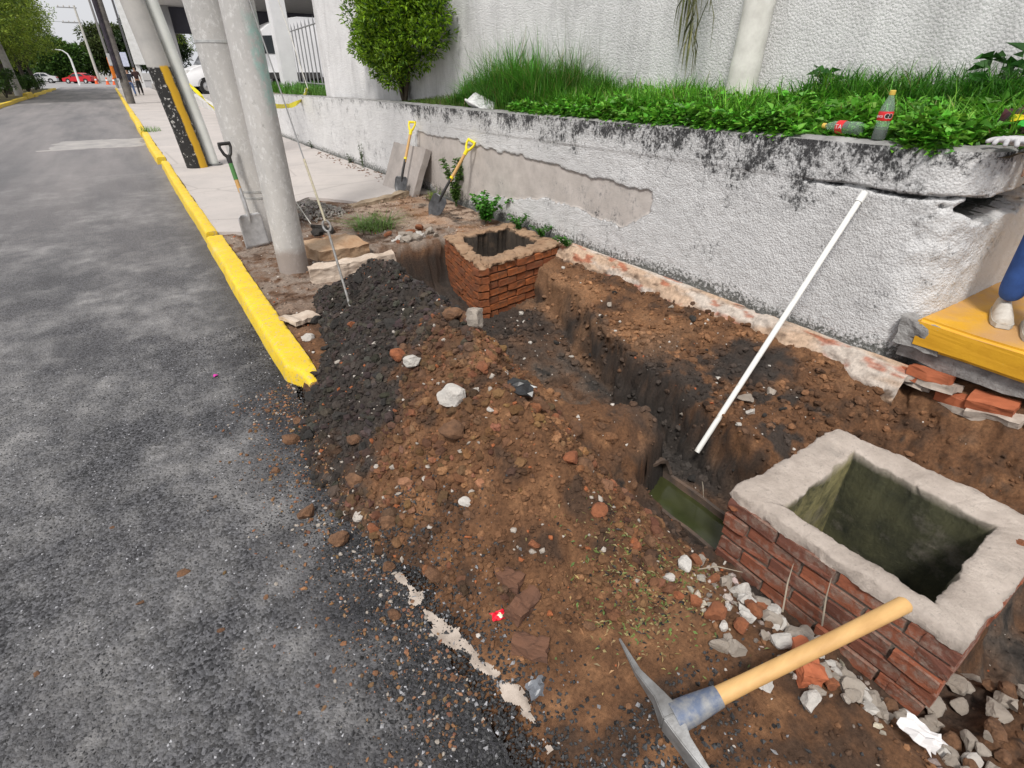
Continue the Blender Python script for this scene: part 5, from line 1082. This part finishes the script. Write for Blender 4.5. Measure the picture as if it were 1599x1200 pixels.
for i in range(42):
    x, y = random.uniform(2.1, 3.25), random.uniform(.95, 3.8); stone(random.choice(['brown', 'brown', 'black', 'black', 'grey']), x, y, .012+.026*random.random()**2, 'small stone lying on the trench bank below the wall', 'stone', 'stones on the trench bank')
for i in range(60):                       # pale rubble piled between pickaxe handle and chamber
    x, y = random.gauss(1.34, .12), random.gauss(.50, .14); s = random.uniform(.018, .042); stone(random.choice(['white', 'white', 'grey', 'grey', 'orange']), x, y, s, 'pale broken mortar lump piled against the brick chamber', 'rubble', 'pale rubble by the chamber', sink=.1, name='rubble')
for i in range(62):
    t = random.random(); x, y = 1.25+.42*t+random.gauss(0, .07), .34-.42*t+random.gauss(0, .07); s = random.uniform(.014, .038); stone(random.choice(['grey', 'grey', 'brown', 'white', 'grey']), x, y, s, 'grey rubble stone below the pickaxe handle', 'rubble', 'grey rubble along the chamber foot', sink=.15, name='rubble')
for i in range(40):
    x, y = random.uniform(1.62, 2.05), random.uniform(-.28, .04); stone(random.choice(['grey', 'grey', 'brown']), x, y, random.uniform(.018, .045), 'dusty grey stone heaped at the chamber end wall', 'rubble', 'rubble at the chamber end', sink=.15, name='rubble')
for i in range(26):
    x, y = random.uniform(2.0, 2.5), random.uniform(5.22, 5.6); stone(random.choice(['white', 'grey', 'grey', 'orange']), x, y, random.uniform(.02, .075), 'pale rubble lump left of the far brick chamber', 'rubble', 'rubble by the far chamber', sink=.2, name='rubble')
for (x, y, s) in ((1.75, 4.35, .05), (1.86, 4.2, .055), (1.98, 4.1, .05), (1.92, 3.4, .05), (1.7, 4.28, .04)): stone('orange', x, y, s, 'tan stone on the trench lip beside the concrete strip', 'stone', 'stones on the trench lip')
for (x, y, s) in ((-.28, 1.78, .022), (-.42, 1.72, .018), (-.05, 1.5, .012), (-.2, 1.45, .014), (-.7, 1.6, .012), (-.5, 2.2, .012)): stone('brown', x, y, s, 'flat tan pebble on the open asphalt', 'stone', 'pebbles on the asphalt', z=0, flat=.35)
stone('white', .82, 2.06, .045, 'pale concrete fragment on the heap near its crest', 'concrete', name='concrete_fragment', sink=0); stone('white', .80, 1.68, .062, 'jagged white concrete fragment above the brown stone', 'concrete', name='concrete_fragment', sink=-.1)
stone('brown', .75, 1.56, .066, 'large brown stone under the jagged white fragment', 'stone', sink=.0); stone('grey', 1.12, 2.02, .075, 'rounded tan boulder on top of the heap', 'stone', sink=.1); stone('brown', 1.06, 2.1, .06, 'orange brown clod touching the rounded boulder', 'clod')
stone('white', 1.16, 1.62, .022, 'small white shard on the heap beside dark plastic', 'stone'); stone('white', .54, 1.38, .022, 'thin white shard on the lower heap', 'stone', flat=.4); stone('white', .66, 1.32, .030, 'flat grey shard on the lower heap', 'stone', flat=.4); stone('white', .88, 1.48, .016, 'round white pebble on the heap', 'stone'); stone('orange', .80, 2.95, .035, 'red brick piece in the black mud', 'brick')
stone('white', .62, 3.42, .045, 'pale stone at the edge of the black mud by the kerb', 'stone'); stone('grey', 2.72, 1.50, .055, 'flat tan stone on the bank beside the white pipe', 'stone', flat=.5); stone('white', 2.66, 1.42, .03, 'white stone below the flat tan stone', 'stone')
for (x, y, rz, s, lab) in ((.665, 1.03, 1.9, .05, 'muddy brick stub standing in the soil above the red wrapper'), (.66, .93, .3, .055, 'muddy half brick lying beside the red wrapper'), (.60, .80, 2.2, .05, 'muddy brick stub below the red wrapper'), (1.26, .30, .8, .06, 'red brick fragment in the rubble below the pickaxe handle')):
    o = chunk('brick_stub', (s*2.1, s*1.0, s*.9), (x, y, float(surf_z(x, y))+s*.25), (.1, .1, rz), mat('mud_brick' if 'muddy' in lab else 'brick_bright', (.15, .07, .04), (.10, .05, .032), .95, 12, 60, .7), lab, 'brick', .018, 18, 4)
for (x, y, z, q) in ((1.745, .835, .07, .045), (1.70, .86, .02, .035), (2.33, .12, .10, .03)):
    o = link(bpy.data.objects.new('exposed_brick', RK['orange'][1]), nc); o.location = Vector((x, y, z))-Vector(nc.location); o.scale = (q, q, q*.8); o.rotation_euler = (.2, .1, x*9)
for (x, y, q) in ((1.48, 6.1, .10), (1.58, 6.02, .07), (1.42, 5.98, .08)): stone('black', x, y, q, 'lump of black mud behind the utility pole', 'mud', 'black mud lumps behind the pole', name='mud_lump')
n = 1400; a = rng.uniform(0, 6.283, n); r = rng.uniform(0, 1, n)**.8; x = 1.62+r*np.cos(a)*.42; y = 7.0+r*np.sin(a)*.5; z = .08+.16*(1-r)
tag(rocks('gravel_pile', np.stack([x, y, z], 1), rng.uniform(.008, .022, n), vary((.24, .22, .20), n, .4, .05), M_clod, 1), 'small pile of grey gravel where the sidewalk breaks off', 'gravel', kind='stuff')
# litter
def scrap(name, loc, s, m, label, seed, cat='litter', k=7):
    X_, Y_, F_ = grid(np.linspace(-1, 1, k), np.linspace(-1, 1, k)); Zs = .55*fbm(X_*1.3+seed, Y_*1.3, 0, 3, seed)+.25; Xs = X_*(1+.3*fbm(X_*2, Y_*2, 0, 2, seed+1)); Ys = Y_*.75*(1+.3*fbm(X_*2, Y_*2+5, 0, 2, seed+2))
    o = np_obj(name, np.stack([Xs, Ys, Zs], -1).reshape(-1, 3)*s, F_, m); md = o.modifiers.new('t', 'SOLIDIFY'); md.thickness = .0015; o.location = loc; o.rotation_euler = (0, 0, seed); return tag(o, label, cat)
wr = empty('candy_wrapper', (.58, .96, float(surf_z(.58, .96))+.012), 'shiny red candy wrapper on the brown soil', 'litter')
o = scrap('foil', (0, 0, 0), .022, mat('wrapper_red', (.75, .015, .04), (.62, .01, .03), .25), None, 3, None); o.parent = wr
o = scrap('print', (.004, -.008, .008), .009, mat('wrapper_print', (.8, .75, .3), (.8, .8, .8), .3, 90), None, 5, None); o.parent = wr
scrap('paper_scrap', (1.395, .02, float(surf_z(1.395, .02))+.03), .045, mat('paper_white', (.72, .70, .70), (.62, .6, .6), .7, 8), 'white crumpled paper cup in the rubble', 11); scrap('paper_scrap', (1.47, .0, float(surf_z(1.47, .0))+.03), .036, _mc['paper_white'], 'flat white paper scrap beside the crumpled cup', 14)
scrap('black_plastic', (1.02, 1.50, float(surf_z(1.02, 1.5))+.02), .06, mat('film_black', (.02, .02, .022), rough=.3), 'torn black plastic film on the heap', 21); scrap('plastic_scrap', (.56, .70, .02), .035, mat('film_grey', (.16, .17, .19), rough=.35), 'grey torn plastic strip at the asphalt edge', 25)
scrap('pink_scrap', (3.27, 4.08, .17), .03, mat('pink_plastic', (.7, .25, .4), (.7, .6, .6), .5, 30), 'pink and white scrap at the far chamber corner', 31); scrap('pink_scrap', (.04, 3.33, .006), .016, mat('magenta_plastic', (.6, .03, .35), rough=.5), 'small magenta scrap on the asphalt', 33)
scrap('orange_scrap', (1.28, 2.42, float(surf_z(1.28, 2.42))+.02), .022, mat('orange_scrap', (.8, .35, .05), (.8, .6, .2), .5, 40), 'orange and yellow scrap on the heap crest', 37); scrap('blue_scrap', (1.2, 5.95, .12), .03, mat('blue_plastic', (.05, .35, .7), (.1, .5, .3), .4, 20), 'blue plastic scrap behind the pole', 41)
# dry and green leaf litter between heap and chamber
n = 1500; x = rng.normal(1.05, .13, n); y = rng.normal(.80, .12, n); P = np.stack([x, y, surf_z(x, y)+.004], 1); D = np.stack([rng.normal(size=n), rng.normal(size=n), rng.normal(scale=.15, size=n)], 1)
ch = rng.uniform(0, 1, n); C = np.where(ch[:, None] < .35, vary((.17, .22, .07), n), np.where(ch[:, None] < .7, vary((.36, .27, .13), n), vary((.035, .033, .035), n)))
V, F, C = leaves(P, D, rng.uniform(.008, .026, n), rng.uniform(.003, .010, n), C); tag(np_obj('leaf_litter', V, F, M_leaf, col=C), 'scattered green and dry leaf bits in front of the chamber', 'leaf litter', kind='stuff')
n = 700; x = rng.uniform(2.2, 3.4, n); y = rng.uniform(7.6, 12.5, n); k = x > 3.4-.32*rng.uniform(0, 1, n)**.6; x, y = x[k], y[k]; n = len(x); P = np.stack([x, y, np.full(n, .125)], 1); V, F, C = leaves(P, np.stack([rng.normal(size=n), rng.normal(size=n), 0*x], 1), rng.uniform(.03, .08, n), rng.uniform(.012, .03, n), vary((.20, .10, .05), n, .4))
tag(np_obj('dry_leaves', V, F, M_leaf, col=C), 'reddish dry leaves drifted along the wall foot', 'leaf litter', kind='stuff')
for i, (a, b) in enumerate((((1.42, .46, .0), (1.47, .50, .17)), ((1.50, .36, -.02), (1.53, .40, .16)), ((1.30, .75, .0), (1.36, .60, .10)), ((2.1, 1.28, -.34), (1.78, 1.06, -.12)))):
    tag(MB().tube([a, tuple(Vector(a).lerp(Vector(b), .5)+Vector((.01, .01, .01))), b], [.003, .0025, .001], 5).build('twig', mat('dry_twig', (.42, .36, .28))), 'thin dry twig sticking out of the rubble by the chamber', 'twig', 'twigs by the chamber')

# ------------------------------------------------------------------ people
def person(loc, rz, h, shirt, trousers, shoe, hair, label, pose, step=.0):
    o = empty('person', loc, label, 'person', rz=rz); k = h/1.75; M_sk = mat('skin_tone', (.42, .24, .16)); fw_ = .0
    s = lambda *a: tuple(v*k for v in a)
    fl, fr = pose     # foot positions (x side, y forward, z) ; person faces +Y
    hipz = .93
    def leg(sd, f, e): kx = (f[0]+sd*.09)/2; ky = (f[1])/2+.05; return [s(sd*.09, 0, hipz-.06)+((.088+e)*k,), s(kx, ky, .50+f[2]*.5)+((.06+e)*k,), s(f[0], f[1]*.95-.0, .09+f[2])+((.042+e)*k,)]
    def arm(sd, e): return [s(sd*.19, 0, 1.42)+((.05+e)*k,), s(sd*.25, -.03, 1.14)+((.040+e)*k,), s(sd*.25, .08, .90)+((.030+e)*k,)]
    body = skin('body', [[s(0, 0, .95)+(.13*k,), s(0, 0, 1.15)+((.12*k, .10*k),), s(0, 0, 1.36)+((.15*k, .10*k),), s(0, 0, 1.47)+(.06*k,), s(0, .01, 1.56)+(.055*k,), s(0, .02, 1.65)+((.075*k, .09*k),), s(0, .015, 1.73)+(.055*k,)], [0]+leg(-1, fl, -.012), [0]+leg(1, fr, -.012), [2]+arm(-1, -.006)+[s(-.25, .12, .82)+((.03*k, .018*k),)], [2]+arm(1, -.006)+[s(.25, .12, .82)+((.03*k, .018*k),)]], M_sk, o, 2)
    for sd in (-1, 1):
        for j in range(5): skin('finger', [[s(sd*.25+.016*(j-1.5), .125, .815)+(.0085*k,), s(sd*.25+.018*(j-1.5), .14, .785-.004*(j % 3))+(.008*k,), s(sd*.25+.018*(j-1.5), .13, .755-.006*(j % 3))+(.007*k,)]], M_sk, o, 1)
    skin('trousers', [[s(0, 0, 1.0)+(.14*k,), s(0, 0, .9)+(.145*k,)], [1]+leg(-1, fl, .022), [1]+leg(1, fr, .022)], trousers, o, 2)
    skin('shirt', [[s(0, 0, .93)+((.155*k, .125*k),), s(0, 0, 1.15)+((.15*k, .12*k),), s(0, 0, 1.36)+((.175*k, .12*k),), s(0, 0, 1.46)+(.075*k,)], [2]+arm(-1, .016)[:2], [2]+arm(1, .016)[:2]], shirt, o, 2)
    skin('hair', [[s(0, -.015, 1.68)+((.085*k, .095*k),), s(0, -.01, 1.755)+(.06*k,)]], hair, o, 2)
    skin('nose', [[s(0, .115, 1.65)+(.012*k,), s(0, .10, 1.68)+(.008*k,)]], M_sk, o, 1)
    for sd in (-1, 1): skin('eye', [[s(sd*.03, .10, 1.665)+(.009*k,), s(sd*.03, .105, 1.665)+(.009*k,)]], mat('eye_dark', (.03, .02, .02)), o, 1)
    for f in (fl, fr):
        x, y, z = f; b = MB(); V = []; prof = [(-.085, .034, .105), (-.05, .038, .115), (0, .040, .10), (.05, .044, .082), (.10, .048, .062), (.15, .046, .05), (.185, .034, .038), (.20, .015, .03)]
        n = 12
        for (yy_, wd, ht) in prof:
            for q in range(n): a = 2*math.pi*q/n; zz_ = math.sin(a); V.append(s(x+math.cos(a)*wd, y+yy_, z+.018+(ht-.018)*max(0, zz_)**.8+(0 if zz_ > -.01 else .0)+.004))
        Fq = [(i*n+q, i*n+(q+1) % n, (i+1)*n+(q+1) % n, (i+1)*n+q) for i in range(len(prof)-1) for q in range(n)]+[tuple(range(n))[::-1], tuple((len(prof)-1)*n+q for q in range(n))]
        sh_ = MB().add(V, Fq).build('shoe', shoe, o, True)
        so = MB().prism([(x+wx*k/k, y+yy2) for wx, yy2 in ((-.036, -.09), (.036, -.09), (.043, 0), (.05, .10), (.047, .16), (.03, .20), (-.03, .20), (-.047, .16), (-.05, .10), (-.043, 0))], (k, 0, 0), (0, k, 0), (0, 0, .024*k), (0, 0, z*k)).build('sole', mat('sole_pale', (.55, .53, .48)), sh_)
    return o
def cloth(name, c): return mat(name, c, tuple(v*.6 for v in c), .9, 9, 120, .3, .003)
person((3.82, .69, .42), R(112), 1.72, cloth('work_shirt', (.5, .5, .5)), cloth('blue_denim', (.035, .10, .34)), mat('dirty_white_shoe', (.62, .58, .52), (.42, .37, .31), .8, 16, 60, .3), cloth('hair_black', (.015, .012, .01)), 'person in blue jeans and dirty white shoes standing on the step', ((-.02, .17, 0), (.10, .0, 0)))
person((1.22, 50, .12), R(8), 1.62, cloth('navy_top', (.03, .035, .06)), cloth('jeans_light', (.10, .16, .32)), M_blk, cloth('hair_black', (.015, .012, .01)), 'pedestrian in dark top and blue jeans walking beside the wooden pole', ((-.10, .18, .0), (.10, -.16, .02)))
person((1.75, 52, .12), R(-5), 1.78, cloth('dark_jacket', (.05, .022, .022)), cloth('dark_trousers', (.03, .026, .026)), M_blk, cloth('hair_black', (.015, .012, .01)), 'pedestrian in dark jacket and dark trousers walking on the sidewalk', ((-.10, -.16, .02), (.10, .18, .0)))

# ------------------------------------------------------------------ vehicles
M_glass = mat('tinted_glass', (.02, .025, .03), (.03, .035, .04), .08, 2); M_tyre = mat('tyre_rubber', (.02, .02, .02), rough=.85); M_rimm = mat('wheel_alloy', (.55, .55, .56), (.4, .4, .4), .35, 6, metal=.7)
def wheel(parent, x, y, r, wd=.2, side=1):
    w_ = MB().lathe([(r*.62, -wd/2), (r*.95, -wd/2), (r, -wd*.35), (r, wd*.35), (r*.95, wd/2), (r*.62, wd/2), (r*.62, -wd/2)], 24, Matrix.Translation((x, y, r)) @ Matrix.Rotation(R(90), 4, 'X')).build('wheel', M_tyre, parent, True)
    MB().lathe([(.0, -wd*.3), (r*.2, -wd*.52), (r*.55, -wd*.36), (r*.62, -wd*.5)] if side < 0 else [(.0, wd*.3), (r*.2, wd*.52), (r*.55, wd*.36), (r*.62, wd*.5)], 20, Matrix.Translation((x, y, r)) @ Matrix.Rotation(R(90), 4, 'X')).build('rim', M_rimm, w_, True)
def vehicle(name, loc, rz, paint, label, cat, prof, glassp, L, W, wr, wx, low=None, extras=()):
    """side profile in (x forward, z), extruded over the width with tumblehome"""
    o = empty(name, loc, label, cat, rz=rz); n = len(prof); zmax = max(p[1] for p in prof); V = []; ys_ = [-W/2, -W/2*.97, -W*.30, 0, W*.30, W/2*.97, W/2]
    for i, yv in enumerate(ys_):
        for (x, z) in prof:
            t = max(0, (z-zmax*.55)/(zmax*.45)); sh_ = 1-.17*t if cat == 'car' else 1-.06*t; e = abs(i-3); x2 = x*(1-.012*(e == 3)) ; V.append((x2, yv*sh_, z-(.02 if e == 3 and z > zmax*.9 else 0)))
    F = [(i*n+j, i*n+(j+1) % n, (i+1)*n+(j+1) % n, (i+1)*n+j) for i in range(len(ys_)-1) for j in range(n)]+[tuple(range(n)), tuple((len(ys_)-1)*n+j for j in range(n))[::-1]]
    MB().add(V, F).build('body', paint, o, True, bevel=.03)
    for g in glassp:
        for sd in (-1, 1):
            vs = []
            for (x, z) in g: t = max(0, (z-zmax*.55)/(zmax*.45)); sh_ = 1-.17*t if cat == 'car' else 1-.06*t; vs.append((x, sd*(W/2*sh_+.012), z))
            MB().add(vs, [tuple(range(len(vs)))]).build('side_window', M_glass, o)
    for x in wx:
        for sd in (-1, 1):
            MB().lathe([(wr*1.18, -.01), (wr*1.18, .01), (0, .01)], 22, Matrix.Translation((x, sd*(W/2+.004), wr)) @ Matrix.Rotation(R(90), 4, 'X')).build('wheel_arch', M_blk, o); wheel(o, x, sd*(W/2-.07), wr, .22, -sd)
    for (nm, lo, hi, mm) in extras: MB().box(lo, hi).build(nm, mm, o, bevel=.015)
    return o
def sedan(loc, rz, paint, label):
    pr = [(-2.15, .30), (2.15, .28), (2.2, .52), (2.12, .72), (1.3, .88), (1.05, .93), (.40, 1.38), (.0, 1.46), (-.75, 1.43), (-1.5, 1.03), (-2.1, .98), (-2.2, .6)]
    return vehicle('parked_car', loc, rz, paint, label, 'car', pr, [[(.92, .95), (.36, 1.34), (-.15, 1.38), (-.15, .95)], [(-.22, .95), (-.22, 1.38), (-.75, 1.35), (-1.25, .99)]], 4.4, 1.75, .32, (1.35, -1.3), extras=(('headlight', (2.05, -.8, .55), (2.19, -.45, .70), M_white), ('headlight', (2.05, .45, .55), (2.19, .8, .70), M_white), ('tail_light', (-2.2, -.82, .72), (-2.05, -.5, .90), mat('tail_red', (.6, .02, .02))), ('tail_light', (-2.2, .5, .72), (-2.05, .82, .90), mat('tail_red', (.6, .02, .02))), ('rear_window', (-1.36, -.60, 1.08), (-.98, .60, 1.32), M_glass), ('mirror', (.75, -1.0, .95), (.9, -.85, 1.1), paint), ('mirror', (.75, .85, .95), (.9, 1.0, 1.1), paint)))
def paint(name, c): return mat(name, c, tuple(v*.92 for v in c), .25, 2)
sedan((-3.7, 118, -.01), R(150), paint('paint_red', (.50, .012, .02)), 'red sedan turning at the end of the road')
sedan((-9.0, 124, -.01), R(175), paint('paint_silver', (.55, .55, .56)), 'silver sedan partly hidden behind the red car')
sedan((2.3, 88, -.01), R(100), paint('paint_white', (.75, .75, .76)), 'white sedan beyond the wooden pole')
def van(loc, rz, label, h=2.6, cl=False):
    pr = [(-3.0, .42), (2.75, .36), (2.85, .60), (2.80, .95), (2.45, 1.20), (1.95, 1.36), (1.30, 2.10), (.7, h-.35), (.05, h-.12), (-.7, h), (-2.85, h), (-3.0, h-.2)]
    o = vehicle('cargo_van', loc, rz, paint('paint_van', (.80, .80, .82)), label, 'van', pr, [[(1.75, 1.38), (1.22, 2.05), (.62, 2.08), (.62, 1.36)]], 5.9, 2.0, .36, (1.95, -1.85), extras=(('front_bumper', (2.5, -.98, .36), (2.9, .98, .66), M_blk), ('headlight', (2.42, -.98, .85), (2.78, -.70, 1.12), M_white), ('headlight', (2.42, .70, .85), (2.78, .98, 1.12), M_white), ('side_sill', (-1.35, -1.015, .36), (1.45, 1.015, .62), M_blk), ('door_handle', (.30, -1.03, 1.12), (.48, 1.03, 1.17), M_blk)))
    for sd in (-1, 1):
        mr = MB().box((1.25, sd*1.08-.10, 1.35), (1.42, sd*1.08+.14*sd+.02, 1.85)).build('mirror', M_blk, o, bevel=.03); MB().box((1.235, sd*1.10-.075, 1.40), (1.246, sd*1.10+.10, 1.80)).build('mirror_glass', mat('mirror_tint', (.36, .55, .50), rough=.1), mr)
    MB().add([(1.96, -.88, 1.38), (1.96, .88, 1.38), (1.33, .84, 2.12), (1.33, -.84, 2.12)], [(0, 1, 2, 3)]).build('windshield', M_glass, o); return o
van((7.35, 31.2, .95), R(184), 'white cargo van parked behind the fence and pillar', 2.85)
van((6.2, 37.6, .55), R(186), 'white van with black bumper parked left of the concrete pole', 2.5)
sedan((5.6, 47, .35), R(190), paint('paint_white', (.75, .75, .76)), 'white car behind the van with the black bumper')
MB().box((3.7, 27.5, .02), (40, 75, .55)).build('parking_lot', mat('lot_concrete', (.48, .46, .44), (.38, .36, .35), .9, .6)).__setitem__('kind', 'structure')
MB().box((5.6, 26.8, .02), (30, 34, .945)).build('raised_lot', mat('lot_concrete', (.48, .46, .44))).__setitem__('kind', 'structure')
MB().prism([(0, 0), (12, 0), (12, .5)], (0, 1, 0), (0, 0, 1), (.32, 0, 0), (3.43, 24, .1)).build('ramp_edge', mat('ramp_white', (.66, .65, .63), (.5, .49, .48), .85, 2)).__setitem__('kind', 'structure')
for (x, y) in ((-.2, 105), (.6, 103), (-1.6, 112)):
    c = empty('traffic_cone', (x, y, -.01), 'orange traffic cone at the crossing beyond the kerb end', 'cone', 'orange cones at the crossing')
    MB().lathe([(.0, 0), (.30, 0), (.30, .05), (.22, .06), (.06, .9), (.0, .92)], 12).build('cone_body', mat('cone_orange', (.85, .14, .03), rough=.6), c, True); MB().lathe([(.142, .48), (.152, .48), (.115, .66), (.105, .66)], 12).build('reflective_band', M_white, c)

# ------------------------------------------------------------------ canopy building, pillar and fence
cb = empty('canopy_building', (9, 45, .5), 'white canopy building with dark grey fascia over the parked vans', 'building')
M_fas = mat('fascia_dark', (.085, .085, .11), (.07, .07, .095), .7, 1.5)
def part(nm, lo, hi, mm, bev=.0): return child(MB().box(lo, hi).build(nm, mm, bevel=bev), cb)
part('fascia', (3.7, 45, 3.68), (26, 45.4, 5.05), M_fas); part('soffit', (3.5, 30, 5.06), (26, 45.6, 5.35), mat('soffit_white', (.70, .70, .70), (.62, .62, .62), .8, 2)); part('roof', (3.3, 29.6, 5.353), (26.4, 66, 7.5), M_white)
part('back_wall', (10.8, 50, .5), (26, 50.4, 5.0), M_fas); part('column', (3.55, 44.2, .5), (4.25, 44.9, 5.05), mat('column_grey', (.30, .30, .31), (.26, .26, .27), .8, 2))  # back wall coloured dark to stand in for the shade under the canopy
part('column', (12.4, 29.8, .5), (12.9, 30.3, 5.05), M_white)
gp_ = empty('gate_pillar', (5.8, 24.2, 1.0), 'square white pillar between the fence and the parked van', 'pillar')
child(MB().box((5.52, 24.0, .2), (6.08, 24.5, 6.5)).build('shaft', mat('pillar_white', (.74, .74, .76), (.66, .66, .68), .7, 2), bevel=.015), gp_); child(MB().box((5.45, 23.94, .9), (6.15, 24.56, 1.12)).build('plinth', _mc['pillar_white'], bevel=.01), gp_)
fn = empty('picket_fence', (5.9, 21.5, 1.05), 'white steel picket fence between the pillar and the stucco building', 'fence'); M_pick = mat('picket_grey', (.30, .30, .32), (.22, .22, .23), .5, 6)
fa_, fb_ = Vector((6.02, 23.8, 1.05)), Vector((5.62, 18.2, 1.05))
for i in range(9):
    p = fa_.lerp(fb_, (i+.6)/9); child(MB().tube([(p.x, p.y, 1.05), (p.x, p.y, 2.95), (p.x, p.y, 3.07)], [.022, .022, .002], 6).build('picket', M_pick), fn)
for z in (1.25, 2.86): child(MB().tube([(fa_.x, fa_.y, z), (fb_.x, fb_.y, z)], .022, 6).build('rail', M_pick), fn)
MB().box((3.6, 12.3, .1), (12, 26.8, 1.03)).build('garden_bed', mat('garden_soil', (.10, .12, .04), (.14, .10, .06), .95, 3)).__setitem__('kind', 'structure')
n = 2600; P = np.stack([rng.uniform(4.2, 7.5, n), rng.uniform(16, 24.5, n), np.full(n, 1.03)], 1); V, F, C = blades(P, rng.uniform(.1, .38, n), rng.uniform(.015, .03, n), rng.uniform(.2, 1, n), vary((.07, .20, .02), n, .35)); tag(np_obj('lawn_grass', V, F, M_leaf, col=C), 'green lawn grass below the picket fence', 'grass', kind='stuff')
